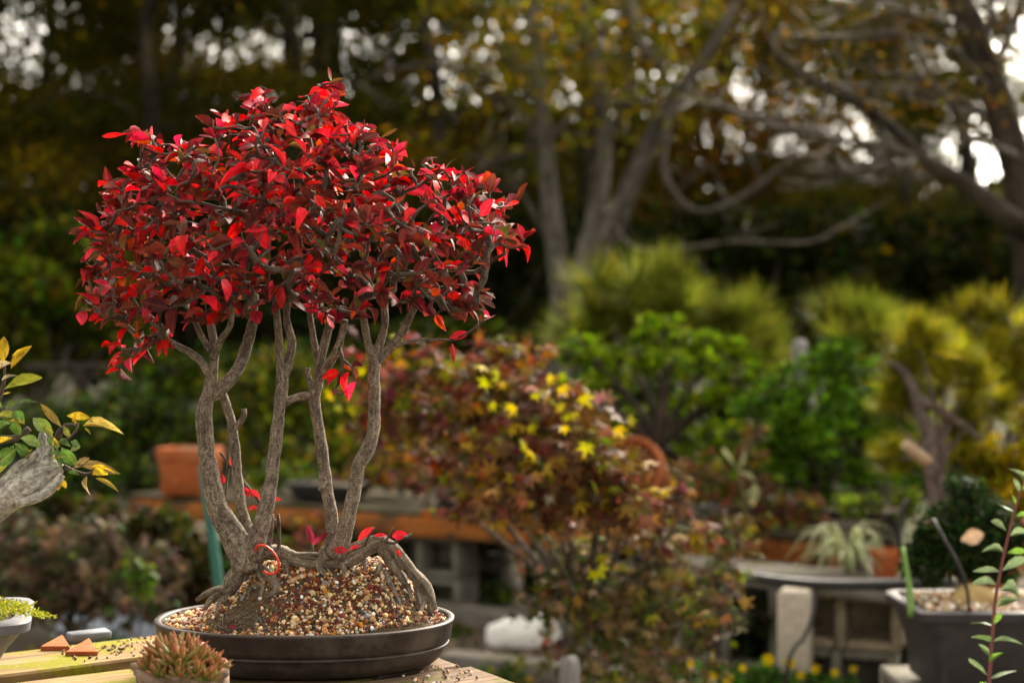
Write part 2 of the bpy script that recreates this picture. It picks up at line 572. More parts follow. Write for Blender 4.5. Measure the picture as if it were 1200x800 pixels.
def icosa():
    t = (1 + 5 ** .5) / 2
    v = np.array([(-1, t, 0), (1, t, 0), (-1, -t, 0), (1, -t, 0), (0, -1, t), (0, 1, t), (0, -1, -t), (0, 1, -t), (t, 0, -1), (t, 0, 1), (-t, 0, -1), (-t, 0, 1)], float)
    f = np.array([(0, 11, 5), (0, 5, 1), (0, 1, 7), (0, 7, 10), (0, 10, 11), (1, 5, 9), (5, 11, 4), (11, 10, 2), (10, 7, 6), (7, 1, 8), (3, 9, 4), (3, 4, 2), (3, 2, 6), (3, 6, 8), (3, 8, 9), (4, 9, 5), (2, 4, 11), (6, 2, 10), (8, 6, 7), (9, 8, 1)])
    return nrm(v), f
ICO_V, ICO_F = icosa()
def pebbles(mb, pos, rad, cols):
    n = len(pos)
    sc = rng.uniform(.65, 1.25, (n, 1, 3)); jit = rng.uniform(.72, 1.2, (n, 12, 1))
    q = rvec(n); h = rvec(n); q2 = nrm(np.cross(q, h)); q3 = np.cross(q, q2)
    B = np.stack([q, q2, q3], 1)
    V = (ICO_V[None] * jit * sc * np.asarray(rad)[:, None, None]) @ B + np.asarray(pos)[:, None, :]
    Fs = (ICO_F[None] + (np.arange(n) * 12)[:, None, None]).reshape(-1, 3)
    mb.add(V.reshape(-1, 3), Fs, np.repeat(cols, 12, 0))
    return mb

def rock(name, mat, c, size, seed, parent=None, sub=3, rough=.3):
    import bmesh
    bm = bmesh.new(); bmesh.ops.create_icosphere(bm, subdivisions=sub, radius=1)
    v = np.array([w.co[:] for w in bm.verts]); f = [tuple(w.index for w in q.verts) for q in bm.faces]; bm.free()
    v = np.array([p * (1 + rough * mn.noise(Vector(p) * 1.1 + Vector((seed, 0, 0))) + rough * .4 * mn.noise(Vector(p) * 3 + Vector((0, seed, 0)))) for p in v])
    return MB().add(v * np.asarray(size) + np.asarray(c), f).build(name, mat, parent)
# ------------------------------------------------------------------ forest
PAL_OLIVE = [((.065, .07, .012), 5), ((.04, .05, .01), 4), ((.13, .105, .014), 2.2), ((.08, .045, .012), 1.4), ((.3, .19, .015), .6)]
PAL_GREEN = [((.045, .065, .012), 6), ((.03, .045, .01), 4), ((.1, .1, .015), 2.5), ((.18, .14, .015), .8)]
PAL_AUTUMN = [((.11, .075, .02), 4), ((.2, .12, .02), 2.5), ((.08, .05, .02), 3), ((.32, .13, .02), 1), ((.07, .075, .02), 2)]

def forest_tree(label, pal, seed, height, crown_lo, crown_r, nleaf, group, lsize=.1, bark='dark_bark'):
    rs = random.Random(seed)
    root = thing('forest_tree', label, 'tree', (0, 0, 0), group)
    tr = MB(); cl = []
    pts = [np.array([0, 0, -.3])]; r0 = rs.uniform(.13, .2)
    for i in range(1, 8):
        pts.append(np.array([rs.uniform(-.12, .12) * i * .4, rs.uniform(-.12, .12) * i * .4, height * i / 7.5]))
    rad = [r0 * (1.25 if i == 0 else 1) * (1 - i / 8.5) for i in range(8)]
    tr.tube(pts, rad, 9, step=.4, lump=.12)
    for k in range(24):
        t = crown_lo / height + (1 - crown_lo / height) * rs.random() ** 1.1 * .95
        zi = t * 7.5; i0 = min(int(zi), 6); a = pts[i0] * (1 - zi + i0) + pts[i0 + 1] * (zi - i0)
        an = rs.uniform(0, 2 * math.pi); L = crown_r * rs.uniform(.5, 1) * (1 - .45 * t)
        e = a + np.array([math.cos(an) * L, math.sin(an) * L, L * rs.uniform(-.05, .5)])
        mid = (a + e) / 2 + np.array([rs.uniform(-.2, .2), rs.uniform(-.2, .2), rs.uniform(.0, .4)])
        rb = r0 * .3 * (1 - t * .5)
        tr.tube([a, mid, e], [rb, rb * .55, rb * .15], 5, step=.35)
        for q in (.45, .7, .9, 1.05):
            c = a + (e - a) * q + np.array([rs.uniform(-.4, .4), rs.uniform(-.4, .4), rs.uniform(-.25, .35)])
            cl.append((c, rs.uniform(.3, .62)))
            tr.tube([a + (e - a) * q * .9, c], [rb * .3, rb * .1], 4)
    tr.build('trunk', M[bark], root)
    mb = MB(); per = nleaf // len(cl)
    for c, r in cl:
        p = c + rng.normal(size=(per, 3)) * np.array([r, r, r * .62]) * .62
        nn = nrm(rng.normal(size=(per, 3)) * .7 + np.array([0, 0, .9]))
        base = palette(1, pal, .25)[0]
        cc = (palette(per, pal, .4) * .6 + base * .4) * .7
        mb.leaves(T_DIA, p, rvec(per) + np.array([0, 0, -.3]), nn, rng.uniform(.6, 1.3, per) * lsize, .62, cc)
    mb.build('crown', M['far_leaf'], root, smooth=False)
    return root

TREES = [
    forest_tree('olive leaved forest tree behind the bonsai benches', PAL_OLIVE, 1, 11, 1.2, 3.0, 19000, 'olive trees of the wood'),
    forest_tree('deep green forest tree behind the bonsai benches', PAL_GREEN, 2, 10, .9, 3.1, 20000, 'green trees of the wood'),
    forest_tree('brown and orange autumn tree in the wood behind', PAL_AUTUMN, 3, 10.5, 2.0, 2.8, 16000, 'autumn trees of the wood'),
]
TREES[0].location = (-6.2, 14.5, 0)
TREES[1].location = (-2.6, 17, 0); TREES[1].rotation_euler = (0, 0, 1)
TREES[2].location = (2.9, 19.5, 0)
spots = [(-4.4, 18.5, 0, .95), (-8, 19, 1, 1.1), (-.8, 14.8, 0, .85), (.9, 18, 1, .95), (5.6, 17.5, 1, .8), (8.6, 19.5, 0, .8), (-5.6, 23, 2, 1.1), (-1.5, 23.5, 0, 1.1),
         (2.0, 25, 1, .95), (6.6, 24.5, 2, .8), (10.5, 25, 1, .8), (-10.5, 24, 0, 1.15), (-3.4, 28, 1, 1.2), (3.6, 29, 0, 1.0), (8.3, 30, 1, .85), (-8, 30, 2, 1.2),
         (12.5, 31, 0, .85), (.4, 32, 2, 1.1), (4.2, 15.2, 0, .6), (-9.5, 14.5, 1, .9), (-7, 26.5, 0, 1.1), (-4.5, 33, 2, 1.2), (5.5, 21.5, 0, .8), (-.2, 20.5, 2, 1.0), (-3.6, 14.2, 0, .8), (9.5, 16.5, 2, .7), (-2.8, 21, 1, 1.0), (-6.9, 20.8, 0, 1.0), (3.9, 23, 0, .8), (5.0, 28, 1, .85)]
for i, (x, y, k, s) in enumerate(spots):
    z = max(0, y - 24) * .03
    copy_tree(TREES[k], (x, y, z), i * 1.7, s)

# far-off wood that reads as one mass
def far_wood():
    mb = MB(); n = 64000
    x = rng.uniform(-34, 34, n); y = rng.uniform(40, 50, n)
    top = np.array([7.6 + 1.6 * mn.noise((a * .22, 3.1, 0)) + .9 * mn.noise((a * .7, 1, 0)) for a in x]) - np.clip((x - 1) * .17, -.4, 2.2)
    z = 1.0 + rng.random(n) ** 1.15 * (top - .6)
    mb.leaves(T_DIA, np.stack([x, y, z], 1), rvec(n), rvec(n), rng.uniform(.28, .55, n), .7, palette(n, PAL_OLIVE, .4) * .62)
    n = 24000
    x = rng.uniform(-30, 34, n); keep = rng.random(n) < np.where(x > 6, .6, 1.0); x = x[keep]; n = len(x)
    mb.leaves(T_DIA, np.stack([x, rng.uniform(36, 50, n), 6.0 + rng.random(n) ** 1.2 * 9], 1), rvec(n), rvec(n), rng.uniform(.16, .34, n), .7, palette(n, PAL_OLIVE, .4) * .62)
    for k in range(60):
        a = rng.uniform(-32, 32); b = rng.uniform(38, 47)
        mb.tube([(a, b, .3), (a + rng.normal() * .2, b, 4), (a + rng.normal() * .3, b, 7.5)], [.2, .15, .07], 6, (.03, .024, .018))
    o = mb.build('distant_wood', M['far_leaf'], smooth=False)
    tag(o, 'dark distant wood closing the view behind the trees', 'woodland', kind='stuff')
far_wood()

# ------------------------------------------------------------------ the two bare-branched trees
def limb(mb, px, Y, n=9, step=.12, lump=.1, thin=1.0):
    """px: list of (x, y, radius_px[, dY])"""
    pts = [P(q[0], q[1], Y + (q[3] if len(q) > 3 else 0)) for q in px]
    mb.tube(pts, [PX(q[2] * thin, Y) for q in px], n, step=step, lump=lump)

t = thing('grey_trunk_tree', 'grey multi-stemmed tree with bare curving branches', 'tree', (P(655, 400, 12)[0], 12, 0))
mb = MB()
limb(mb, [(650, 575, 36), (655, 480, 28), (658, 410, 24), (662, 360, 17), (652, 290, 12.5), (640, 190, 10.5), (633, 90, 9.5), (620, -40, 9), (600, -160, 7)], 12)
limb(mb, [(656, 420, 22), (672, 350, 15), (692, 280, 12.5), (707, 190, 10, .2), (705, 110, 9, .2), (688, 40, 8, .2), (668, -60, 8, .3), (640, -170, 6, .3)], 12)
limb(mb, [(660, 410, 20, -.1), (690, 325, 14, -.2), (725, 250, 12.5, -.3), (762, 165, 10.5, -.4), (792, 112, 8.5, -.5), (838, 50, 6, -.6), (880, -40, 6, -.6)], 12)
mb.build('trunk', M['grey_bark'], t)
mb = MB()
for q in ([(705, 130, 6, .2), (680, 125, 5), (650, 152, 5), (615, 180, 4.5), (575, 188, 4), (548, 186, 3)],
          [(800, 108, 6, -.5), (786, 135, 5.5, -.7), (783, 190, 5.2, -.8), (788, 228, 5, -.9), (815, 246, 5, -1), (855, 243, 4.5, -1), (895, 215, 4, -1), (930, 180, 3, -1)],
          [(792, 112, 7, -.5), (770, 70, 7, -.4), (750, 40, 6, -.3), (735, -20, 5)],
          [(705, 180, 6, .2), (730, 120, 5, .2), (745, 70, 5, .3), (740, 10, 4, .3)],
          [(640, 190, 6), (610, 130, 5), (570, 90, 4), (520, 75, 4), (455, 88, 3), (420, 95, 2)],
          [(700, 240, 6, .2), (740, 287, 3.5, -1), (800, 292, 3.4, -1.5), (870, 285, 3.2, -1.7), (945, 289, 2.8, -1.8), (990, 270, 2.5, -1.8)],
          [(830, 120, 4.5, -.5), (880, 135, 4.5, -.6), (960, 152, 4, -.7), (1030, 170, 3.5, -.8)],
          [(650, 300, 6), (610, 230, 4), (590, 200, 3), (560, 195, 2)],
          [(635, 120, 5), (590, 60, 4), (560, 0, 3), (545, -60, 2)],
          [(690, 60, 5, .2), (730, 20, 4, .4), (790, -10, 3, .6)]):
    q = [(a_[0] + rng.normal() * 3, a_[1] + rng.normal() * 3, *a_[2:]) for a_ in q]
    limb(mb, q, 12, 7, .1, .2, .68)
    for k in range(12):
        a = q[rng.integers(1, len(q))]; L = rng.uniform(20, 60); an = rng.uniform(0, 6.28)
        limb(mb, [(a[0], a[1], 1.8), (a[0] + math.cos(an) * L * .5, a[1] + math.sin(an) * L * .5 - 5, 1.3, rng.normal() * .3), (a[0] + math.cos(an) * L, a[1] + math.sin(an) * L - rng.uniform(0, 12), .7, rng.normal() * .5)], 12, 5, .1, 0)
mb.build('branch', M['branch_bark'], t)
mb = MB(); n = 3000
cx = rng.choice([600, 640, 700, 760, 560, 820], n) + rng.normal(0, 45, n); cy = rng.choice([-20, 20, 70, 120], n, p=[.35, .3, .2, .15]) + rng.normal(0, 30, n)
pp = np.array([P(a, b, 12 + rng.normal() * .9) for a, b in zip(cx, cy)])
mb.leaves(T_DIA, pp, rvec(n), rvec(n) + np.array([0, 0, .6]), rng.uniform(.05, .1, n), .6, palette(n, [((.2, .15, .02), 2), ((.1, .1, .02), 4), ((.28, .17, .02), 1)], .3))
mb.build('crown', M['far_leaf'], t, smooth=False)

t = thing('leaning_tree', 'dark leaning tree with drooping bare branches', 'tree', (P(1215, 400, 8)[0], 8, 0))
mb = MB()
limb(mb, [(1216, 660, 32), (1214, 500, 25), (1212, 400, 22), (1208, 300, 20), (1190, 190, 19), (1160, 90, 17), (1128, 10, 15), (1090, -70, 12), (1060, -150, 9)], 8, 11, .08)
limb(mb, [(1204, 270, 14, -.1), (1175, 250, 13, -.2), (1130, 215, 10, -.3), (1085, 188, 8, -.4), (1045, 150, 6.5, -.4), (1000, 118, 5, -.4), (950, 95, 4, -.4), (905, 60, 4, -.4)], 8, 10, .07)
mb.build('trunk', M['dark_bark'], t)
mb = MB()
for q in ([(1085, 188, 6, -.4), (1040, 178, 5.5, -.5), (980, 163, 5, -.6), (910, 143, 4.5, -.7), (850, 128, 4, -.8), (815, 120, 3, -.8)],
          [(1036, 172, 5, -.5), (1024, 178, 4.5, -.6), (1026, 195, 4.5, -.6), (1048, 202, 4, -.7), (1058, 194, 3, -.7)],
          [(1190, 190, 9), (1150, 130, 7, .3), (1100, 112, 6, .5), (1040, 112, 5, .6), (980, 100, 4, .7), (920, 100, 3, .7)],
          [(1160, 90, 9), (1190, 40, 8, .2), (1205, -40, 7, .3)],
          [(1170, 110, 7), (1110, 60, 6, -.3), (1050, 40, 5, -.5), (980, 45, 4, -.6), (900, 40, 3, -.7)],
          [(1140, 40, 7), (1080, 20, 5, -.3), (1010, -5, 4, -.4)],
          [(1195, 180, 7), (1160, 160, 5, -.5), (1090, 95, 4.5, -.6), (1040, 85, 4, -.7)],
          [(1028, 192, 3, -.6), (1000, 202, 3, -.6), (985, 208, 2, -.6)],
          [(1150, 60, 8), (1165, 0, 6, .2), (1170, -60, 5, .3)]):
    q = [(a_[0] + rng.normal() * 3, a_[1] + rng.normal() * 3, *a_[2:]) for a_ in q]
    limb(mb, q, 8, 7, .07, .2, .7)
    for k in range(22):
        a = q[rng.integers(1, len(q))]; L = rng.uniform(30, 90); an = rng.uniform(2.4, 4.6) + rng.choice([0, 0, 3])
        limb(mb, [(a[0], a[1], 1.7), (a[0] + math.cos(an) * L * .5, a[1] + math.sin(an) * L * .4 + 4, 1.3, rng.normal() * .2), (a[0] + math.cos(an) * L, a[1] + math.sin(an) * L * .7, .8, rng.normal() * .3)], 8, 5, .08, 0)
mb.build('branch', M['branch_bark'], t)
mb = MB(); n = 1500
cx = rng.uniform(900, 1260, n); cy = rng.uniform(-120, 150, n)
pp = np.array([P(a, b, 8 + rng.normal() * .7) for a, b in zip(cx, cy)])
mb.leaves(T_DIA, pp, rvec(n), rvec(n), rng.uniform(.03, .06, n), .55, palette(n, [((.12, .07, .02), 3), ((.08, .06, .02), 3)], .3))
mb.build('crown', M['far_leaf'], t, smooth=False)

# ------------------------------------------------------------------ shrubs and bonsai in the middle distance
def blob_pts(n, c, r, shell=.5):
    d = rvec(n); k = rng.random((n, 1)) ** shell
    return c + d * k * np.asarray(r), d

def clump_plant(name, label, cat, base, Y, clumps, pal, ltype='oval', size=.03, dens=1.0, stem=None, group=None, bark='branch_bark', mat='leaf', pots=None, each=0, flat=.75, shell=.45):
    """clumps: (px, py, rx_px, ry_px, dY). Foliage is one part; the `each` leaves nearest the camera are parts of their own"""
    b = np.asarray(base, float)
    root = thing(name, label, cat, b, group)
    st = MB(); lf = MB(); LP = []
    cen = np.mean([P(q[0], q[1], Y + q[4]) for q in clumps], 0); hub = b + (cen - b) * np.array([.3, .3, .5])
    st.tube([b, b * .6 + hub * .4 + rng.normal(size=3) * .01, hub], [(stem or .018) * 1.3, (stem or .018) * 1.1, (stem or .018)], 8, step=.05, lump=.15)
    sub = []
    for ci, (x, y, rx, ry, dY) in enumerate(clumps):
        sub.append((x, y, rx * .72, ry * .72, dY, 1))
        for q in range(5):
            an = rng.uniform(0, 6.28); k = rng.uniform(.45, .8); f_ = rng.uniform(.32, .55)
            sub.append((x + math.cos(an) * rx * k, y + math.sin(an) * ry * k, rx * f_, ry * f_, dY + rng.uniform(-.6, .6) * PX(rx, Y), 0))
    for (x, y, rx, ry, dY, main) in sub:
        c = P(x, y, Y + dY); r = np.array([PX(rx, Y), PX((rx + ry) / 2, Y) * flat, PX(ry, Y)])
        mid = hub * .5 + c * .5 + np.array([rng.normal() * .04, rng.normal() * .03, rng.normal() * .03])
        rr = (stem or .018)
        if main: st.tube([hub, hub * .6 + mid * .4 + np.array([0, 0, .02]), mid * .4 + c * .6 + rng.normal(size=3) * .02, c], [rr * .8, rr * .65, rr * .45, rr * .2], 7, step=.05, lump=.12)
        k = int(dens * rx * ry / 14 * (2.4 if ltype in ('oval', 'maple') else 1.3))
        if main: cm = c
        else: st.tube([cm, (cm + c) / 2 + rng.normal(size=3) * .008, c], [rr * .22, rr * .18, rr * .1], 5)
        for q in range(6 if main else 2):
            e, _ = blob_pts(1, c, r * .9)
            st.tube([c, (c + e[0]) / 2 + rng.normal(size=3) * .01, e[0]], [rr * .3, rr * .2, rr * .07], 5, step=.06)
        if ltype == 'needle':
            k = max(4, k // 15)
            p, d = blob_pts(k, c, r * .75, shell)
            d = nrm(d + np.array([0, 0, .8]))
            for i in range(k):
                m_ = 46; tf = math.exp(rng.normal() * .5)
                dd = nrm(d[i] + rng.normal(size=(m_, 3)) * .36)
                lf.leaves(T_NEEDLE, np.tile(p[i], (m_, 1)) + rng.normal(size=(m_, 3)) * size * .06, dd, rvec(m_), rng.uniform(.75, 1.15, m_) * size, .035, palette(m_, pal, .3) * tf * .68)
        elif ltype == 'sprig':
            k = int(k * 4.2)
            p, d = blob_pts(k, c, r, shell)
            lump = np.array([mn.noise(Vector(q) * 14) for q in p])
            p = p[lump > -.1]; d = d[lump > -.1]; k = len(p)
            d = nrm(d * .8 + rng.normal(size=(k, 3)) * .5 + np.array([0, 0, .5]))
            tone = np.exp(np.array([1.6 * mn.noise(Vector(q) * 22) for q in p]).reshape(-1, 1))
            for q in range(3):
                dd = nrm(d + rng.normal(size=(k, 3)) * .35)
                lf.leaves(T_DIA, p, dd, rvec(k), rng.uniform(.6, 1.2, k) * size, .32, palette(k, pal, .25) * tone * .82)
        else:
            p, d = blob_pts(k, c, r, shell) if ltype == 'oval' else (c + rng.normal(size=(k, 3)) * r * .62, rvec(k))
            a = nrm(d * .6 + rng.normal(size=(k, 3)) * .6 + np.array([0, 0, -.25]))
            nn = nrm(rng.normal(size=(k, 3)) * .5 + np.array([0, -.35, .9]))
            LP.append((p, a, nn, rng.uniform(.6, 1.3, k) * size, palette(k, pal, .45) * .56))
    if LP:
        p, a, nn, ln, cc = [np.concatenate([q[i] for q in LP]) for i in range(5)]
        T = T_MAPLE if ltype == 'maple' else LEAF_T[8]
        wd = 1.0 if ltype == 'maple' else .5
        keep = np.zeros(len(p), bool)
        if each:
            scr = ln / p[:, 1] ** 3
            keep[np.argsort(-scr)[:each]] = True
            leaf_objects(root, T, p[keep], a[keep], nn[keep], ln[keep], wd, cc[keep], M[mat])
        q = ~keep
        lf.leaves(T, p[q], a[q], nn[q], ln[q], wd, cc[q])
    st.build('stem', M[bark], root)
    if lf.n:
        o = lf.build('foliage', M[mat], root, smooth=False)
        stuff(o)
    return root

def leaf_objects(root, T, p, a, nn, ln, wd, cc, mat, ncol=18, Tlist=None, col2=None, name='leaf'):
    """each leaf an object of its own; alike leaves share mesh data"""
    o = wloc(root); n = len(p)
    if n == 0: return
    order = np.argsort(cc.sum(1) + cc[:, 0] * .7)
    groups = np.array_split(order, min(ncol, n))
    a = nrm(a); nz = nrm(nn - (nn * a).sum(1, keepdims=True) * a); sx = np.cross(a, nz)
    wd = np.broadcast_to(np.asarray(wd, float), (n,))
    for gi, g in enumerate(groups):
        Ts = [T] if Tlist is None else [Tlist[(gi * 3 + q) % len(Tlist)] for q in range(3)]
        c = cc[g].mean(0)
        c2 = None if col2 is None else np.array([col2[g].mean(0)])
        mes = []
        for tt in Ts:
            mb = MB(); mb.leaves(tt, np.zeros((1, 3)), np.array([[0, 1.0, 0]]), np.array([[0, 0, 1.0]]), 1.0, 1.0, np.array([c]), c2)
            me = mb.mesh(name); me.materials.append(mat); mes.append(me)
        for q, i in enumerate(g):
            ob = bpy.data.objects.new(name, mes[q % len(mes)])
            L = ln[i]; w = L * wd[i]
            ob.matrix_local = Matrix(((sx[i][0] * w, a[i][0] * L, nz[i][0] * L, p[i][0] - o[0]), (sx[i][1] * w, a[i][1] * L, nz[i][1] * L, p[i][1] - o[1]), (sx[i][2] * w, a[i][2] * L, nz[i][2] * L, p[i][2] - o[2]), (0, 0, 0, 1)))
            ob.parent = root
            COL.objects.link(ob)

JUN = [((.13, .22, .015), 4), ((.22, .29, .02), 3), ((.06, .12, .015), 3), ((.3, .3, .04), 1)]
JUND = [((.06, .14, .02), 4), ((.11, .2, .02), 3), ((.035, .085, .015), 3)]
PINE = [((.2, .23, .04), 4), ((.3, .3, .06), 3), ((.11, .14, .03), 3)]
PINEY = [((.24, .23, .03), 4), ((.36, .3, .04), 2.5), ((.13, .16, .03), 3), ((.35, .2, .04), .6)]
MAPLE = [((.22, .06, .055), 5), ((.3, .14, .12), 4), ((.2, .17, .03), 3.5), ((.3, .09, .03), 2), ((.42, .36, .02), 1.5), ((.34, .19, .03), 2.5), ((.12, .08, .03), 1.5)]
YEL = [((.52, .36, .01), 3), ((.36, .36, .02), 3)]
# ------------------------------------------------------------------ benches, blocks, timbers
def cinder_block(c, rz, mat, label, group=None, L=.39, Hh=.19, D=.19):
    root = thing('concrete_block', label, 'block', c, group)
    mb = MB(); Rz = rotz(rz); w = .032
    for x in (-L / 2 + w / 2, 0, L / 2 - w / 2):
        mb.box(np.asarray(c) + Rz @ np.array([x, 0, Hh / 2]), (w, D, Hh - .004), Rz, bev=.004)
    for z in (w / 2, Hh - w / 2):
        for s in (-1, 1):
            mb.box(np.asarray(c) + Rz @ np.array([s * L * .25 - s * .001, .001, z]), (L / 2 - w - .012, D - .006, w - .005), Rz, bev=.004)
    mb.box(np.asarray(c) + Rz @ np.array([0, D * .36, Hh / 2]), (L - 2 * w - .002, .02, Hh - 2 * w - .002), Rz)  # added back slab, closes the cores so the holes look dark
    mb.build('shell', mat, root)
    return root

def bench(name, label, A, B, depth, ztop, mat_f, mat_t, nplank, pil, fascia=.085, group=None):
    """a plank bench: front and back beams from A to B (xy), planks across the depth"""
    A = np.array([*A, 0.]); B = np.array([*B, 0.]); u = nrm(B - A); n = np.array([-u[1], u[0], 0]); L = np.linalg.norm(B - A)
    rz = math.atan2(u[1], u[0]); Rz = rotz(rz)
    root = thing(name, label, 'bench', (A + B) / 2 + n * depth / 2)
    for s in (0.02, depth - .02):
        MB().box((A + B) / 2 + n * s + np.array([0, 0, ztop - .02 - fascia / 2]), (L, .038, fascia), Rz, bev=.004).build('beam', mat_f, root)
    w = depth / nplank
    for i in range(nplank):
        MB().box((A + B) / 2 + n * (w * (i + .5)) + np.array([0, 0, ztop - .009 + rng.uniform(-.003, .003)]), (L + rng.uniform(-.02, .03), w - .012, .02), Rz, bev=.003).build('plank', mat_t, root)
    k = 0
    for t in pil:
        for s in (.16, depth - .16):
            for lay in range(2):
                h = (ztop - fascia - .02) / 2
                cinder_block(A + u * L * t + n * s + np.array([0, 0, h * lay]), rz + (0 if lay else .03), M['concrete'], 'grey concrete block propping the orange beamed bench', 'blocks under the orange bench', Hh=h)
    return root

bench('low_bench', 'low plank bench with an orange front beam carrying bonsai', P(150, 0, 6.8)[:2], P(985, 0, 5.25)[:2], .75, .47, M['orange_wood'], M['dark_wood'], 5, (.12, .46, .8))
bench('plank_shelf', 'dark low plank shelf among brown shrubs beside the teal stake', P(-60, 0, 5.9)[:2], P(232, 0, 5.4)[:2], .5, .44, M['dark_wood'], M['dark_wood'], 3, ())

t = bench('grey_shelf', 'low weathered grey shelf board on concrete blocks', P(775, 0, 5.0)[:2], P(1075, 0, 4.42)[:2], .2, .43, M['grey_wood'], M['grey_wood'], 2, (), .035)
bl = P(985, 800, 4.72)
cinder_block((bl[0], 4.76, 0), -.3, M['concrete'], 'stained grey concrete block at the foot of the shelf pillar')
cinder_block((bl[0] + .015, 4.75, .19), -.34, plainmat('tan_concrete', (.34, .28, .2), (.24, .19, .13), .95, 40, .5, .004, .2), 'tan concrete block stacked on top under the grey shelf')
o = MB().box((P(932, 0, 4.62)[0], 4.62, .2), (.1, .12, .4), rotz(-.35), bev=.012).build('concrete_post', M['pale_concrete'])
tag(o, 'pale upright concrete post under the grey shelf', 'post')
cinder_block((P(855, 0, 5.35)[0], 5.3, 0), -.4, M['concrete'], 'shaded concrete block standing left of the pale post')
cinder_block((P(855, 0, 5.35)[0], 5.3, .19), -.42, M['concrete'], 'shaded upper concrete block left of the pale post')

# irrigation pipes
o = MB().tube([P(858, 668, 4.5), P(885, 676, 4.4), P(930, 682, 4.35), P(980, 685, 4.3), P(1046, 684, 4.2), P(1120, 682, 4.1)], PX(6, 4.4), 10, step=.03).build('irrigation_pipe', M['black_plastic'])
tag(o, 'thick black irrigation pipe running in front of the grey shelf', 'pipe')
o = MB().tube([P(955, 683, 4.33), P(953, 720, 4.3), P(940, 750, 4.28), P(925, 770, 4.25), P(915, 860, 4.3)], PX(2.6, 4.3), 8, step=.03).build('drip_tube', M['black_plastic'])
tag(o, 'thin black tube drooping from the irrigation pipe past the blocks', 'tube')
o = MB().tube([P(1136, 716, 3.2), P(1133, 690, 3.15), P(1122, 660, 3.12), P(1108, 635, 3.1), P(1093, 608, 3.1)], PX(2.2, 3.1), 8, step=.02).build('drip_tube', M['black_plastic'])
tag(o, 'black drip tube arching out of the big dark planter', 'tube')
o = MB().tube([P(1056, 650, 4.2), P(1054, 625, 4.2), P(1056, 600, 4.2), P(1063, 584, 4.2)], PX(3, 4.2), 8, step=.02).build('drip_tube', M['black_plastic'])
tag(o, 'short grey drip tube with a hooked tip above the grass tuft', 'tube')

# landscape timbers, rocks, stakes on the ground
def gx(x, y):       # photo pixel on the ground
    Y = H * F / (y - 400)
    return P(x, y, Y)
def timber(a, b, w, h, label):
    a, b = gx(*a), gx(*b); u = nrm(b - a)
    o = MB().box((a + b) / 2 + np.array([0, 0, h / 2 - .01]), (np.linalg.norm(b - a), w, h), rotz(math.atan2(u[1], u[0])), bev=.012).build('landscape_timber', M['grey_wood'])
    tag(o, label, 'timber', 'timbers edging the path')
timber((505, 731), (705, 755), .11, .11, 'grey landscape timber lying behind the white rocks')
timber((520, 788), (760, 815), .11, .09, 'grey landscape timber lying in front of the white rocks')
for (x, y, s, k, lb) in ((600, 763, (.1, .07, .075), 3.3, 'larger rounded white rock between the two timbers'), (633, 762, (.075, .06, .08), 8.1, 'smaller white rock touching its larger neighbour')):
    c = gx(x, y)
    tag(rock('white_rock', M['stone_white'], (c[0], c[1] + .05, .05), s, k), lb, 'rock')
o = rock('blue_sack', M['blue_sack'], (P(118, 0, 5.5)[0], 5.5, .09), (.2, .12, .12), 5.5, rough=.5)
tag(o, 'crumpled pale blue plastic sack on the ground behind the table', 'sack')

def stake(name, x, ytop, Y, wpx, mat, label, cat, lean=0, zb=0):
    top = P(x, ytop, Y); r = PX(wpx / 2, Y)
    rings = []
    for z, k in ((zb, 1.02), (top[2] - r * .9, 1), (top[2] - r * .25, .86), (top[2], .45)):
        rings.append(np.array([[top[0] + math.cos(a) * r * k + lean * (z - top[2]), Y + math.sin(a) * r * k, z + (0 if z == zb else .15 * r * math.sin(a * 2))] for a in np.arange(12) / 12 * 6.2832]))
    o = MB().rings(rings, caps=(True, True)).build(name, mat)
    return tag(o, label, cat)
stake('wooden_stake', 668, 769, 3.3, 24, M['post_wood'], 'short round topped grey wooden stake beside the maple foot', 'stake')
stake('wooden_post', 937, 398, 6.1, 19, M['post_wood'], 'tall grey post standing up between the juniper bonsai', 'post', -.04)
stake('wooden_post', 747, 487, 6.3, 22, M['post_wood'], 'mottled grey post behind the toppled terracotta pot', 'post')
o = MB().tube([P(238, 545, 3.9), P(246, 610, 3.9), P(256, 680, 3.88), P(275, 850, 3.85), gx(283, 912) * 1.0], PX(6, 3.9), 8, step=.1).build('garden_stake', M['green_metal'])
tag(o, 'thin leaning teal green garden stake behind the left trunk', 'stake')
o = MB().tube([P(1058, 641, 3.3), P(1066, 690, 3.25), P(1068, 722, 3.22)], [PX(2.6, 3.3), PX(3.6, 3.3), PX(4.4, 3.3)], 8, (.22, .36, .1), step=.02).build('cut_stalk', M['leaf'])
tag(o, 'pale green cut plant stalk at the corner of the big planter', 'stalk')
o = MB().tube([P(30, 430, 9.5), P(150, 431, 9.5), P(290, 434, 9.6)], PX(5, 9.5), 8, step=.4).tube([P(95, 430, 9.52), P(95, 615, 9.52)], .05, 8).tube([P(255, 430, 9.6), P(255, 615, 9.6)], .05, 8).build('fence_rail', M['dark_bark'])
tag(o, 'dark horizontal fence rail in front of the pale green shrubs', 'fence')

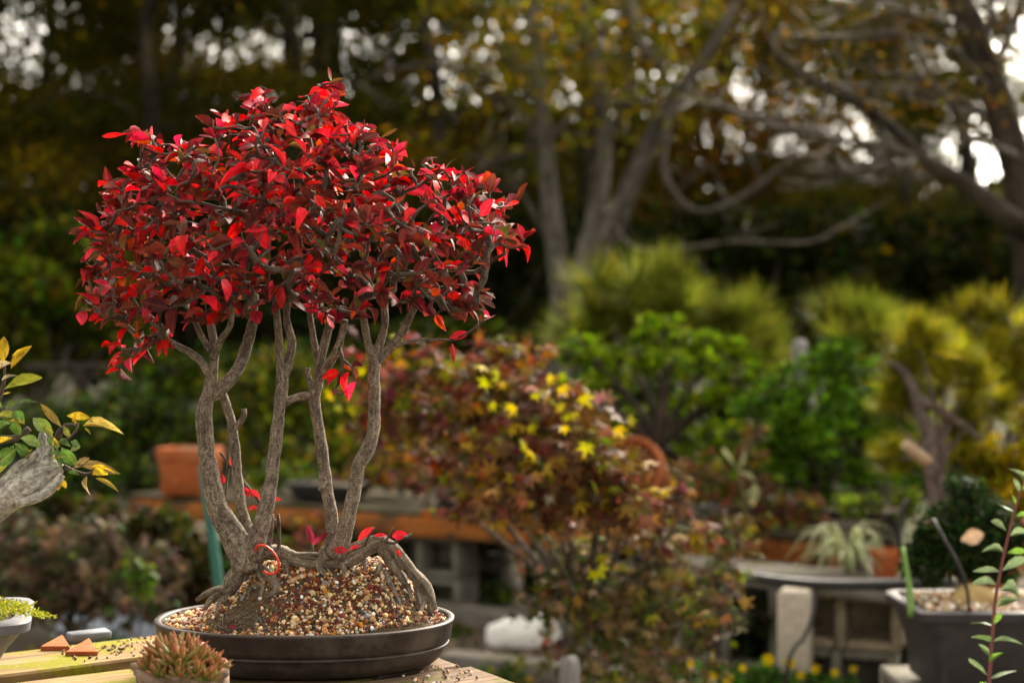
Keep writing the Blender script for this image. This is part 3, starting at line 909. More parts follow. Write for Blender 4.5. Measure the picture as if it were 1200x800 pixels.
# ------------------------------------------------------------------ pots in the middle distance
def rect_pot(name, label, c, L, D, h, rz, mat, lip=.018, taper=.82, soilmat='soil', group=None, cat='pot', feet=True):
    root = thing(name, label, cat, c, group); Rz = rotz(rz); c = np.asarray(c, float)
    def ring(sx, sy, z, rad=.03):
        out = []
        for (qx, qy, a0) in ((1, 1, 0), (-1, 1, 90), (-1, -1, 180), (1, -1, 270)):
            for a in (0, 30, 60, 90):
                aa = R(a0 + a)
                out.append(c + Rz @ np.array([qx * (sx - rad) + rad * math.cos(aa), qy * (sy - rad) + rad * math.sin(aa), z]))
        return np.array(out)
    a, b = L / 2, D / 2
    z0 = .012 if feet else 0
    wall = MB().rings([ring(a * taper - .01, b * taper - .01, z0), ring(a * taper, b * taper, z0 + .008), ring(a * (taper * .45 + .5), b * (taper * .45 + .5), h * .55), ring(a * .955, b * .955, h - lip)], caps=(True, False)).build('wall', mat, root, sharp=50)
    if feet:
        for sx in (-1, 1):
            for sy in (-1, 1):
                MB().box(c + Rz @ np.array([sx * a * taper * .7, sy * b * taper * .65, .007]), (a * .3, b * .3, .014), Rz, bev=.003).build('foot', mat, wall)
    MB().rings([ring(a * .955, b * .955, h - lip - .002), ring(a, b, h - lip), ring(a + .001, b + .001, h - .003), ring(a - .003, b - .003, h), ring(a - .02, b - .02, h), ring(a - .024, b - .024, h - .03)]).build('rim', mat, root, sharp=40)
    if soilmat:
        MB().rings([ring(a - .022, b - .022, h - .014), ring(a * .5, b * .5, h - .004), ring(a * .1, b * .1, h + .004, .004)], caps=(False, True)).build('soil', M[soilmat], root)
    return root

def round_pot(name, label, c, r, h, mat, tilt=None, empty=False, group=None, cat='pot'):
    root = thing(name, label, cat, c, group)
    def ring(k, z, n=28): return np.array([[math.cos(a) * r * k, math.sin(a) * r * k, z * h] for a in np.arange(n) / n * 6.2832]) + np.asarray(c)
    MB().rings([ring(.68, 0), ring(.7, .03), ring(.92, .78)], caps=(True, False)).build('wall', mat, root, sharp=50)
    MB().rings([ring(.92, .775), ring(1.0, .78), ring(1.02, .97), ring(1.0, 1.0), ring(.9, 1.0), ring(.86, .86), ring(.6, .08) if empty else ring(.1, .88)], caps=(False, True)).build('rim', mat, root, sharp=40)
    if tilt: root.rotation_euler = tilt
    return root

# planter at the left of the bench
pz = .47
c = P(222, 0, 6.62); rect_pot('planter_box', 'orange terracotta planter box on the bench behind the left trunk', (c[0] - .02, 6.72, pz), .27, .2, .23, -.25, M['terracotta'], .05, .86)
c = P(760, 0, 5.75); round_pot('terracotta_pot', 'orange terracotta pot lying on its side half hidden by maple leaves', (c[0] + .04, 5.95, pz + .13), .14, .27, M['terracotta'], (R(72), 0, R(-28)), True)
c = P(895, 0, 5.3); rect_pot('bonsai_tray', 'dark brown rectangular tray holding the small loose maple', (c[0], 5.62, pz), .36, .26, .085, -.45, M['dark_pot'])
c = P(1030, 0, 4.75); round_pot('terracotta_pot', 'small terracotta pot beside the striped grass tuft', (c[0] - .0, 4.66, .43), .055, .09, M['terracotta'])
c = P(1010, 0, 5.9); rect_pot('bonsai_tray', 'grey brown tray behind the striped grass tuft', (c[0], 5.95, .35), .42, .3, .16, -.3, M['dark_pot'])
for (x, y, L, lb) in ((385, 6.5, .34, 'black tray of moss between the right pair of trunks'), (560, 6.15, .36, 'shaded black tray under the orange maple leaves'), (690, 5.95, .34, 'black tray beneath the red maple on the bench')):
    rect_pot('bonsai_tray', lb, (P(x, 0, y)[0], y, pz), L, .24, .09, -.42, M['black_plastic'])
c = P(1130, 0, 5.4); round_pot('terracotta_pot', 'orange terracotta pot partly hidden behind the boxwood', (P(1150, 0, 4.6)[0], 4.6, .42), .16, .2, M['terracotta'])
cinder_block((P(1150, 0, 4.6)[0], 4.6, 0), .2, M['concrete'], 'concrete block under the terracotta pot behind the boxwood', Hh=.21)
cinder_block((P(1150, 0, 4.6)[0], 4.6, .21), .2, M['concrete'], 'upper concrete block under the terracotta pot behind the boxwood', Hh=.21)

# big dark planter on the right
c = P(1190, 0, 3.3) + np.array([.05, 0, 0])
rect_pot('training_planter', 'large dark plastic training planter with gravel at the right edge', (c[0], 3.33, .39), .62, .3, .205, 0.02, M['dark_pot'], .022, .84)
for k, (dx, lb) in enumerate(((-.1, 'left lower concrete block under the large dark planter'), (.3, 'right lower concrete block under the large dark planter'))):
    cinder_block((c[0] + dx - .1, 3.38, 0), 1.57, M['concrete'], lb)
    cinder_block((c[0] + dx - .1, 3.38, .195), 1.57, M['concrete'], lb.replace('lower', 'upper'), Hh=.195)
mb = MB(); n = 1500
pp = np.stack([c[0] + rng.uniform(-.275, .28, n), 3.33 + rng.uniform(-.12, .12, n), .589 + rng.uniform(0, .006, n)], 1)
pebbles(mb, pp, rng.uniform(.003, .008, n), palette(n, [((.45, .33, .2), 4), ((.6, .5, .4), 3), ((.2, .13, .09), 3), ((.75, .7, .65), 1)], .2))
tag(mb.build('planter_gravel', M['pebble']), 'tan and white gravel filling the large dark planter', 'gravel', kind='stuff')
o = rock('tan_rock', plainmat('tan_rock', (.5, .36, .16), (.36, .25, .1), .9, 30, .5, .006), (P(1145, 0, 3.3)[0], 3.33, .6), (.055, .04, .035), 2.2)
tag(o, 'sandy yellow rock on the gravel of the large planter', 'rock')
rect_pot('gravel_tray', 'pale tray edge full of gravel left of the large planter', (P(1035, 0, 3.3)[0], 3.3, .27), .09, .2, .1, .1, M['grey_plastic'], .012, .85)
cinder_block((P(1035, 0, 3.3)[0], 3.3, 0), 1.5, M['concrete'], 'concrete block under the small gravel tray', Hh=.27, D=.2, L=.3)

# ------------------------------------------------------------------ plants of the middle distance
def base_at(x, Y, z): return (P(x, 0, Y)[0], Y, z)
G1 = 'juniper bonsai on the bench'
clump_plant('juniper_bonsai', 'bright green juniper bonsai with layered foliage pads', 'bonsai', base_at(770, 6.1, .47), 6.0,
    [(685, 412, 38, 20, 0), (712, 448, 44, 14, .1), (780, 392, 48, 18, 0), (838, 412, 50, 20, 0), (790, 432, 56, 18, -.15), (862, 446, 45, 16, .1), (740, 418, 36, 14, .1), (676, 456, 38, 13, -.1), (830, 472, 46, 14, .1), (760, 490, 50, 16, .2), (850, 510, 50, 22, .2), (700, 500, 45, 18, .25), (800, 540, 60, 20, .3)],
    JUN, 'sprig', .038, .9, .03, G1)
clump_plant('juniper_bonsai', 'deep green spreading juniper bonsai around the tall grey post', 'bonsai', base_at(950, 5.75, .47), 5.7,
    [(930, 455, 45, 35, 0), (985, 440, 48, 32, 0), (960, 490, 60, 40, -.1), (1010, 480, 45, 35, .1), (900, 490, 40, 30, 0), (940, 535, 60, 35, 0), (1010, 530, 45, 30, .1), (880, 540, 35, 28, .1), (1020, 560, 40, 25, -.05), (960, 570, 60, 26, .1), (1070, 540, 40, 40, .2), (1050, 500, 36, 34, .3)],
    JUND + JUN[:1], 'sprig', .038, .9, .03, G1)
clump_plant('pine_bonsai', 'tall pine bonsai with two rounded domes of long needles', 'bonsai', base_at(760, 7.2, .0), 7.2,
    [(715, 360, 42, 38, 0), (795, 352, 46, 36, 0), (755, 385, 50, 28, .1), (850, 385, 40, 28, .1), (880, 410, 38, 30, .2), (700, 395, 34, 24, .1)],
    PINE, 'needle', .24, .6, .035, bark='pine_bark', mat='needle')
clump_plant('pine_bonsai', 'hazy green pine bonsai behind the deep green juniper', 'bonsai', base_at(1010, 7.0, 0), 7.0,
    [(995, 385, 42, 25, 0), (1040, 400, 40, 28, .1), (1010, 420, 40, 20, .1)], PINE, 'needle', .2, .6, .03, bark='pine_bark', mat='needle')
# red pine with a cut branch
t = clump_plant('pine_bonsai', 'pine bonsai with a bare reddish trunk and a pale cut branch', 'bonsai', P(1108, 640, 4.75), 4.75,
    [(1065, 395, 36, 26, 0), (1045, 425, 34, 26, .1), (1095, 415, 36, 26, .1), (1075, 450, 40, 24, .15), (1130, 450, 34, 28, .1), (1050, 480, 30, 22, .1), (1120, 500, 40, 26, .2), (1150, 480, 30, 24, .2), (1130, 545, 36, 22, .2), (1050, 540, 30, 24, .25)],
    PINEY[:3], 'needle', .1, .42, .012, bark='pine_bark', mat='needle')
mb = MB()
limb(mb, [(1112, 640, 12), (1100, 590, 11), (1091, 545, 10), (1088, 510, 8.5), (1078, 485, 7), (1070, 455, 6), (1055, 430, 5), (1040, 425, 3)], 4.75, 10, .02, .15)
limb(mb, [(1072, 465, 7), (1100, 480, 6, .05), (1130, 500, 5, .1), (1150, 515, 3, .1)], 4.75, 8, .02, .15)
ptr = mb.build('trunk', M['pine_bark'], t)
mb = MB(); limb(mb, [(1091, 542, 8), (1075, 532, 7.5, -.03), (1061, 520, 6.5, -.06)], 4.75, 9, .02, .1)
o = mb.build('cut_branch', plainmat('cut_wood', (.5, .38, .26), (.4, .28, .18), .8, 40), ptr)
clump_plant('pine_bonsai', 'yellowing pine bonsai at the right beside the leaning tree', 'bonsai', base_at(1165, 5.6, .0), 5.6,
    [(1150, 385, 42, 30, 0), (1190, 395, 40, 34, 0), (1165, 430, 42, 28, .1), (1205, 450, 36, 34, .1), (1170, 480, 36, 26, .2)], PINEY, 'needle', .13, .5, .025, bark='pine_bark', mat='needle')
clump_plant('golden_shrub', 'golden yellow shrub behind the right sapling', 'shrub', base_at(1190, 4.9, .0), 4.9,
    [(1185, 545, 36, 40, 0), (1160, 575, 26, 26, .1), (1205, 500, 26, 26, .1), (1195, 600, 30, 24, 0)], [((.36, .28, .03), 4), ((.25, .24, .03), 3), ((.45, .26, .03), 1)], 'sprig', .04, .9, .015)
clump_plant('boxwood', 'dark green boxwood with tiny leaves in the large planter', 'shrub', (P(1125, 0, 3.4)[0], 3.4, .58), 3.4,
    [(1100, 620, 40, 42, 0), (1140, 600, 42, 40, 0), (1125, 650, 55, 36, 0), (1165, 630, 36, 40, .05), (1085, 660, 30, 28, 0), (1160, 665, 34, 24, 0)],
    [((.02, .045, .012), 5), ((.035, .07, .015), 3), ((.08, .11, .02), .8)], 'oval', .014, 4.5, .008, shell=.4)
clump_plant('ferny_juniper', 'light green feathery juniper arching beside the striped grass', 'shrub', base_at(1030, 5.0, .45), 5.0,
    [(1035, 575, 36, 18, 0), (1010, 590, 24, 12, -.05), (1060, 590, 22, 16, 0)], [((.18, .22, .04), 4), ((.1, .15, .03), 3)], 'sprig', .035, .9, .01)

# the red and green maple in the middle
MP = [(760, 600, 20, 20, 0), (800, 580, 18, 22, 0), (822, 622, 20, 18, 0), (702, 490, 16, 16, 0), (732, 545, 18, 18, 0), (770, 640, 22, 16, 0), (460, 450, 40, 44, .4), (450, 500, 36, 30, .4), (560, 580, 46, 26, .1), (500, 440, 50, 36, .3), (560, 430, 48, 36, .2), (600, 470, 60, 44, .1), (540, 490, 60, 40, .2), (650, 500, 56, 44, 0), (590, 540, 60, 36, 0), (690, 545, 55, 36, -.1), (640, 580, 60, 36, -.1), (720, 590, 50, 34, -.1), (480, 480, 36, 34, .35), (620, 430, 36, 28, .2), (500, 540, 50, 26, .3)]
t = clump_plant('japanese_maple', 'large maple with purple red and yellow autumn leaves', 'maple', (P(715, 0, 3.55)[0], 3.55, 0), 3.5, MP, MAPLE, 'maple', .054, .36, .008, each=280, shell=.9)
p = []
for (x, y, r, k) in ((590, 460, 18, 5), (665, 472, 16, 7), (640, 455, 14, 4), (710, 505, 14, 6), (680, 480, 14, 4), (610, 510, 12, 4), (700, 520, 12, 4), (685, 660, 10, 5), (575, 455, 12, 4), (630, 520, 16, 6), (560, 480, 26, 4), (410, 470, 22, 8), (400, 500, 14, 4), (460, 440, 26, 7)):
    for q in range(max(2, int(k * .65))): p.append(P(x + rng.normal() * r * .9, y + rng.normal() * r * .9, 3.35 + rng.uniform(-.1, .1) + (.5 if x < 520 else 0)))
p = np.array(p); n = len(p)
leaf_objects(t, T_MAPLE, p, nrm(rng.normal(size=(n, 3)) * .6 + np.array([0, -.2, -.5])), nrm(rng.normal(size=(n, 3)) * .5 + np.array([0, -.8, .6])), rng.uniform(.032, .055, n), 1.0, palette(n, YEL, .2), M['leaf'], 6)
clump_plant('low_maple', 'low dull brown maple shrub around the grey stake', 'maple', (P(770, 0, 3.6)[0], 3.6, 0), 3.6,
    [(700, 660, 55, 40, 0), (770, 650, 50, 40, 0), (660, 720, 50, 36, 0), (740, 710, 60, 44, -.1), (800, 720, 50, 44, -.1), (720, 770, 60, 34, -.1), (800, 780, 50, 30, -.1), (840, 690, 36, 40, .0), (640, 650, 40, 26, .1), (860, 640, 30, 40, .1)],
    [((.2, .12, .06), 4), ((.17, .16, .04), 4), ((.25, .13, .1), 2), ((.3, .25, .05), 1), ((.11, .15, .03), 2)], 'maple', .048, .22, .006, each=150, shell=.9)
clump_plant('small_maple', 'small loose maple with a few orange leaves in the brown tray', 'bonsai', (P(893, 0, 5.5)[0], 5.55, .55), 5.3,
    [(885, 520, 22, 24, 0), (880, 570, 26, 26, 0), (905, 600, 30, 22, -.05), (870, 610, 24, 20, -.05), (935, 590, 30, 16, 0), (830, 560, 26, 30, 0)],
    [((.3, .13, .05), 3), ((.2, .08, .05), 3), ((.35, .3, .04), 1), ((.14, .15, .04), 3)], 'maple', .055, .45, .008, each=40)
# pale curled leaves standing over the tray
t = thing('curled_plant', 'pale plant with long curling leaves above the brown tray', 'plant', (P(872, 0, 5.2)[0], 5.2, .47))
MB().tube([P(876, 632, 5.2), P(874, 600, 5.2), P(868, 560, 5.2), P(864, 545, 5.2)], .004, 6, (.2, .16, .08), step=.03).build('stem', M['leaf'], t)
for k, (b, e, w) in enumerate((((866, 552), (842, 526), .22), ((866, 552), (885, 566), .3), ((868, 548), (874, 524), .25), ((872, 580), (892, 572), .3), ((884, 566), (886, 590), .4))):
    b_, e_ = P(*b, 5.2), P(*e, 5.17); L = np.linalg.norm(e_ - b_)
    leaf_objects(t, LEAF_T[k * 3], np.array([b_]), np.array([e_ - b_]), np.array([[.2, -.6, .7]]), [L], w, np.array([[.4, .4, .24]]), M['leaf'], 1)

# striped grass tuft
t = thing('striped_grass', 'tuft of cream and green striped grass on the grey shelf', 'grass', (P(995, 0, 4.75)[0], 4.75, .43))
b0 = np.array([P(995, 0, 4.75)[0], 4.75, .43])
for i in range(44):
    an = rng.uniform(0, 6.28); L = rng.uniform(.1, .2); hgt = rng.uniform(.07, .17)
    e = np.array([math.cos(an), math.sin(an), 0])
    pts = np.array([b0 + e * .01, b0 + e * L * .35 + np.array([0, 0, hgt * .85]), b0 + e * L * .75 + np.array([0, 0, hgt]), b0 + e * L * 1.15 + np.array([0, 0, hgt * rng.uniform(.1, .7)])])
    pts, wd = spline(pts, [.003, .006, .005, .0008], .03)
    side = np.array([-e[1], e[0], 0])
    k = len(pts); V = []
    for q in range(k): V += [pts[q] - side * wd[q], pts[q] + np.array([0, 0, -.002]), pts[q] + side * wd[q]]
    f = [(q * 3 + j, q * 3 + j + 1, q * 3 + j + 4, q * 3 + j + 3) for q in range(k - 1) for j in range(2)]
    cA = np.array([(.5, .48, .3), (.16, .24, .1), (.5, .48, .3)]) * rng.uniform(.7, 1.15)
    MB().add(V, f, np.tile(cA, (k, 1))).build('blade', M['leaf'], t)

# left side shrubs
clump_plant('green_shrub', 'tall light green shrub mass left of the bonsai crown', 'shrub', (P(40, 0, 10)[0], 10, 0), 10,
    [(20, 330, 60, 45, 0), (70, 370, 60, 40, .3), (10, 390, 50, 40, 0), (110, 340, 45, 45, .5), (60, 290, 50, 40, .5), (130, 390, 45, 35, .3), (0, 440, 60, 40, .2)],
    [((.1, .14, .02), 4), ((.17, .19, .03), 3), ((.06, .09, .02), 3), ((.22, .16, .03), .7)], 'oval', .09, .7, .03, mat='far_leaf')
clump_plant('green_shrub', 'olive shrub mass behind the trunks of the red bonsai', 'shrub', (P(330, 0, 9)[0], 9, 0), 9,
    [(200, 440, 70, 40, 0), (300, 430, 70, 40, 0), (390, 440, 60, 40, .2), (480, 410, 50, 40, .3), (170, 490, 60, 35, -.3), (300, 490, 60, 35, -.4), (400, 500, 60, 35, -.3), (560, 400, 50, 34, .3)],
    [((.09, .12, .02), 4), ((.15, .16, .03), 2), ((.05, .075, .02), 4)], 'oval', .08, .8, .03, mat='far_leaf')
clump_plant('green_shrub', 'rounded green shrub left of the terracotta planter', 'shrub', (P(110, 0, 7.3)[0], 7.3, 0), 7.3,
    [(90, 480, 55, 32, 0), (150, 470, 45, 30, .1), (110, 520, 60, 32, 0), (30, 510, 55, 36, 0), (60, 560, 60, 34, -.1), (140, 560, 50, 30, -.1), (200, 495, 40, 30, .1)],
    [((.08, .13, .02), 4), ((.14, .18, .03), 2), ((.04, .07, .02), 4)], 'oval', .05, 1.1, .02)
clump_plant('brown_shrub', 'low brown leaved shrub behind the mossy table', 'shrub', (P(80, 0, 4.7)[0], 4.7, 0), 4.7,
    [(30, 650, 55, 36, 0), (90, 670, 55, 36, 0), (40, 700, 60, 30, -.1), (140, 650, 50, 34, .1), (150, 700, 50, 24, 0), (10, 620, 40, 26, .1), (190, 670, 36, 28, .2), (100, 625, 45, 18, .15)],
    [((.16, .1, .07), 4), ((.1, .08, .045), 4), ((.08, .1, .03), 3), ((.22, .14, .1), 1.5)], 'maple', .055, .6, .01, each=150, shell=.7)
clump_plant('fern_tuft', 'small bright green weedy tuft amid the brown shrub', 'plant', (P(160, 0, 4.6)[0], 4.6, 0), 4.5,
    [(160, 670, 16, 20, 0), (165, 685, 14, 14, 0)], [((.1, .17, .02), 4), ((.14, .2, .03), 2)], 'oval', .04, .5, .004, each=20)
clump_plant('ground_plant', 'bright green weeds on the ground beside the blue sack', 'plant', (P(115, 0, 5.2)[0], 5.2, 0), 5.2,
    [(105, 750, 26, 16, 0), (130, 755, 26, 14, 0), (80, 750, 20, 12, .0)], [((.08, .17, .02), 4), ((.05, .1, .02), 2)], 'oval', .03, 1.0, .005)
for (x, y, Yq, rx, ry, lb) in ((570, 795, 4.9, 40, 18, 'low weeds growing beside the table end'), (620, 735, 6.2, 36, 14, 'low weeds sprouting behind the grey timber'), (650, 800, 5.0, 40, 16, 'green weeds around the grey stake'), (720, 740, 5.6, 40, 18, 'weeds at the end of the grey timbers'), (560, 700, 6.3, 50, 18, 'dark weeds under the orange beamed bench'), (530, 745, 5.7, 30, 12, 'weeds beside the far end of the grey timber')):
    clump_plant('weed_patch', lb, 'weeds', (P(x, 0, Yq)[0], Yq, 0), Yq, [(x, y, rx, ry, 0), (x - rx * .6, y + 6, rx * .6, ry * .7, .1), (x + rx * .6, y + 4, rx * .6, ry * .7, .1)],
        [((.09, .15, .02), 4), ((.05, .09, .02), 4), ((.2, .18, .03), 1)], 'oval', .035, 1.0, .004)
clump_plant('lime_shrub', 'yellow green shrub seen between the bonsai trunks', 'shrub', (P(330, 0, 7.6)[0], 7.6, 0), 7.6,
    [(285, 460, 50, 34, 0), (345, 470, 50, 34, .1), (410, 480, 44, 36, 0), (300, 520, 60, 30, -.1), (390, 530, 56, 26, -.1), (230, 500, 44, 34, .1), (470, 500, 44, 34, .1), (350, 430, 50, 26, .2)],
    [((.16, .18, .02), 4), ((.26, .25, .02), 2.5), ((.07, .1, .015), 4), ((.42, .32, .02), .7)], 'oval', .055, .8, .02)
for (x, Yq, lb, pl) in ((330, 6.75, 'low mossy plant on the bench behind the second trunk', JUN), (420, 6.6, 'low brown leaved plant on the bench behind the right trunks', MAPLE), (500, 6.4, 'low reddish plant on the bench under the maple', MAPLE), (600, 6.2, 'low green plant on the bench under the maple', JUND)):
    clump_plant('bench_plant', lb, 'plant', (P(x, 0, Yq)[0], Yq, .47), Yq, [(x, 556, 40, 16, 0), (x - 25, 562, 24, 12, 0), (x + 28, 560, 24, 12, 0)], pl, 'oval', .04, .8, .008)
for (x, Yq, lb, pl) in ((290, 5.9, 'dark green weedy plant hiding the bench end behind the left trunk', JUND), (360, 5.8, 'dull brown weedy plant in front of the bench between the trunks', MAPLE)):
    clump_plant('weedy_plant', lb, 'plant', (P(x, 0, Yq)[0], Yq, 0), Yq, [(x, 620, 30, 26, 0), (x - 26, 650, 26, 22, 0), (x + 26, 645, 26, 22, 0)], pl, 'oval', .04, .5, .006)
for (x, Yq, hh, lb, pl) in ((560, 6.3, 500, 'small leafy potted tree behind the red maple', JUND), (650, 6.1, 520, 'small olive potted tree behind the red maple', PAL_OLIVE), (840, 5.9, 560, 'small dark potted shrub behind the brown tray', JUND), (470, 6.7, 520, 'small rusty potted tree right of the bonsai trunks', MAPLE)):
    clump_plant('potted_tree', lb, 'bonsai', (P(x, 0, Yq)[0], Yq, .47), Yq, [(x, hh, 34, 26, 0), (x - 22, hh + 22, 26, 18, 0), (x + 24, hh + 18, 26, 18, 0)], pl, 'oval', .04, .6, .01)
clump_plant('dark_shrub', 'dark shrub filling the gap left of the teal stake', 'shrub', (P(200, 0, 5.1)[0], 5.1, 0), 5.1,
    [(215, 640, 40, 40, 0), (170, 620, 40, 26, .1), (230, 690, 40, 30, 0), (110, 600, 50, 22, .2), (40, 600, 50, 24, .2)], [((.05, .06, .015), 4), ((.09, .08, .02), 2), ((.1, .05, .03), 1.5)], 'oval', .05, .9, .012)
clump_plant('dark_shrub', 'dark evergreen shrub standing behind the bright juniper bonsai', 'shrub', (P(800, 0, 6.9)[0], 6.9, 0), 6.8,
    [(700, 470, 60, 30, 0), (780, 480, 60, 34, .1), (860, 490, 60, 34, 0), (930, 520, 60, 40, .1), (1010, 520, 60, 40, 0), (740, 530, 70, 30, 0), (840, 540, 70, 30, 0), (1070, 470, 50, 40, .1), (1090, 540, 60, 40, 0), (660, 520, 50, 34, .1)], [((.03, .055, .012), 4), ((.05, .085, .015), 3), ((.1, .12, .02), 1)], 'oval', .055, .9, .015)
clump_plant('dark_shrub', 'dark shrub added to darken the ground under the orange beam', 'shrub', (P(470, 0, 7.2)[0], 7.2, 0), 7.2,  # added foliage, covers the bright ground below the bench with a dark mass
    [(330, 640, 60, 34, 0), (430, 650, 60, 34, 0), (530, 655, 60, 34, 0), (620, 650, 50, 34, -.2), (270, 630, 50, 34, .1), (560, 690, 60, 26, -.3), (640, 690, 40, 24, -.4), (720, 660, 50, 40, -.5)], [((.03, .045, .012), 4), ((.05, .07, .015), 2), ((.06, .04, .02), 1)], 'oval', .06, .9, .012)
clump_plant('dark_shrub', 'dark leafy plant added behind the concrete blocks to darken their holes', 'shrub', (P(960, 0, 5.6)[0], 5.3, 0), 5.25,  # added dark backing, keeps bright ground from showing through the block holes
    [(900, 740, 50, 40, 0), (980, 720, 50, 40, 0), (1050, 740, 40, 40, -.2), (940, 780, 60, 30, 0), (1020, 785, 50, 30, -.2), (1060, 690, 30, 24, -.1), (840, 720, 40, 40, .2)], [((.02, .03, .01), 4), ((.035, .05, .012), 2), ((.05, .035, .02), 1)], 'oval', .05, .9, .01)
# understorey below the trees
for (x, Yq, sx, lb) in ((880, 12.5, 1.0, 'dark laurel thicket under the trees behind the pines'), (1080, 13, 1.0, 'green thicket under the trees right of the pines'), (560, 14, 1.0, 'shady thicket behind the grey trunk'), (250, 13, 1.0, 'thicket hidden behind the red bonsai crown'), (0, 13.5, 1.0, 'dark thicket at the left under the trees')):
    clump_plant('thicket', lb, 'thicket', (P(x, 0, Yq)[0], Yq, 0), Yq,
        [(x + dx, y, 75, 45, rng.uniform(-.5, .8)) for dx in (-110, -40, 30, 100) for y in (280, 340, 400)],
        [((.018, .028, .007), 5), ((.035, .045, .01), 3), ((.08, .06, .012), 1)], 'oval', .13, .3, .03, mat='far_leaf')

# pansies
for i, (x, y, r) in enumerate(((808, 776, 8), (835, 792, 8), (852, 795, 10), (900, 772, 11), (925, 776, 11), (955, 783, 9), (978, 787, 8), (1000, 783, 7), (938, 790, 8), (870, 782, 7))):
    Yq = 4.4; c = P(x, y, Yq); t = thing('yellow_pansy', 'yellow pansy blooming in front of the concrete blocks', 'flower', (c[0], c[1] + .01, 0), 'yellow pansies by the blocks')
    MB().tube([(c[0], c[1] + .01, 0), (c[0] + .008, c[1] + .012, c[2] * .6), c + np.array([0, .004, 0])], .0022, 5, (.08, .16, .03), step=.03).build('stem', M['leaf'], t)
    n = 5; an = np.arange(n) * 2 * math.pi / n + .3
    d = np.stack([np.cos(an), np.full(n, -.25), np.sin(an)], 1)
    leaf_objects(t, LEAF_T[0], np.tile(c, (n, 1)), d, np.tile([0, -1., .3], (n, 1)) + d * .1, np.full(n, PX(r, Yq) * .72), 1.0, palette(n, [((.5, .36, .01), 1)], .2), M['leaf'], 1, name='petal')
clump_plant('pansy_foliage', 'bed of green pansy leaves in front of the blocks', 'plant', (P(890, 0, 4.5)[0], 4.5, 0), 4.5,
    [(860, 795, 40, 16, 0), (910, 797, 40, 14, 0), (960, 800, 40, 12, 0), (820, 800, 36, 14, 0)], [((.06, .14, .02), 4), ((.1, .2, .03), 2)], 'oval', .035, 1.3, .004)
# ground litter
mb = MB(); n = 9000
x = rng.uniform(-4.5, 4.5, n); y = rng.uniform(4.0, 10, n)
mb.leaves(T_DIA, np.stack([x, y, rng.uniform(.004, .02, n)], 1), rng.normal(size=(n, 3)) * np.array([1, 1, .15]), rng.normal(size=(n, 3)) * .3 + np.array([0, 0, 1]), rng.uniform(.02, .06, n), .6, palette(n, [((.16, .09, .04), 3), ((.24, .15, .06), 2), ((.07, .09, .02), 3), ((.3, .2, .04), .6)], .3))
tag(mb.build('leaf_litter', M['leaf'], smooth=False), 'fallen brown leaves scattered over the ground', 'leaf litter', kind='stuff')
mb = MB(); n = 5000
g0 = gx(600, 770)
pp = np.stack([rng.uniform(-.5, .9, n), rng.uniform(4.8, 6.6, n), np.full(n, .006)], 1)
pebbles(mb, pp, rng.uniform(.008, .022, n), palette(n, [((.09, .07, .05), 4), ((.15, .12, .095), 2), ((.05, .035, .025), 3)], .25))
tag(mb.build('path_gravel', M['pebble']), 'brown grey gravel of the path around the white rocks', 'gravel', kind='stuff')
# ------------------------------------------------------------------ the display table
TD = .442
TZ = H - TD
TA = R(33); TU = np.array([math.cos(TA), math.sin(TA), 0]); TN = np.array([-math.sin(TA), math.cos(TA), 0])
table = thing('display_table', 'weathered mossy plank table carrying the red bonsai', 'table', tuple(TU * .1 + TN * 1.77))
S0, S1 = -.85, 1.0
TP = [(1.952, 2.089, 0.0, 'mossy_wood', 0), (1.81, 1.943, -.010, 'mossy_wood', .004), (1.67, 1.802, -.001, 'weathered_wood', .0), (1.53, 1.662, -.001, 'weathered_wood', .01)]
def tpt(s, n, z=0): return TU * s + TN * n + np.array([0, 0, TZ + z])
for (n0, n1, dz, m, ds) in TP:
    mb = MB()
    K = 44
    for side in (0,):
        rings = []
        for i in range(K + 1):
            s = S0 + (S1 + ds - S0) * i / K
            w = .0018 * mn.noise((s * 9, n0 * 20, 0)); w2 = .0018 * mn.noise((s * 9, n1 * 20, 4)); q = .0012 * mn.noise((s * 5, n0 * 7, 9))
            zt = dz + q
            ring = [(n0 + w, zt - .036), (n0 + w, zt - .003), (n0 + w + .003, zt), (n0 + .035, zt + q), (n0 + .07, zt - q), (n0 + .1, zt + q * .5), (n1 + w2 - .003, zt), (n1 + w2, zt - .003), (n1 + w2, zt - .036)]
            rings.append(np.array([tpt(s, a, b) for a, b in ring]))
        base = mb.n
        mb.rings(rings, caps=(True, True))
        A = np.concatenate([np.stack([np.full(9, S0 + (S1 - S0) * i / K), np.array([0, 0, .003, .035, .07, .1, .13, .133, .133]) + n0 * 3, np.array([-.036, 0, 0, 0, 0, 0, 0, 0, -.036])], 1) for i in range(K + 1)])
        mb.a[-1] = A
    mb.build('plank', M[m], table, sharp=35)
RT = np.stack([TU, TN, np.array([0, 0, 1.])], 1)
for s in (-.6, .8):
    MB().box(tpt(s, 1.81, -.036 - .047), (.045, .5, .088), RT, bev=.004).build('rail', M['weathered_wood'], table)
    for n_ in (1.6, 2.02):
        MB().box(tpt(s, n_) * np.array([1, 1, 0]) + np.array([0, 0, (TZ - .126) / 2]), (.085, .085, TZ - .128), RT, bev=.005).build('leg', M['weathered_wood'], table)
# round pale knot scar on the front plank
def on_table(x, y, dz=0):
    Y = (TD - dz) * F / (y - 400); return P(x, y, Y)

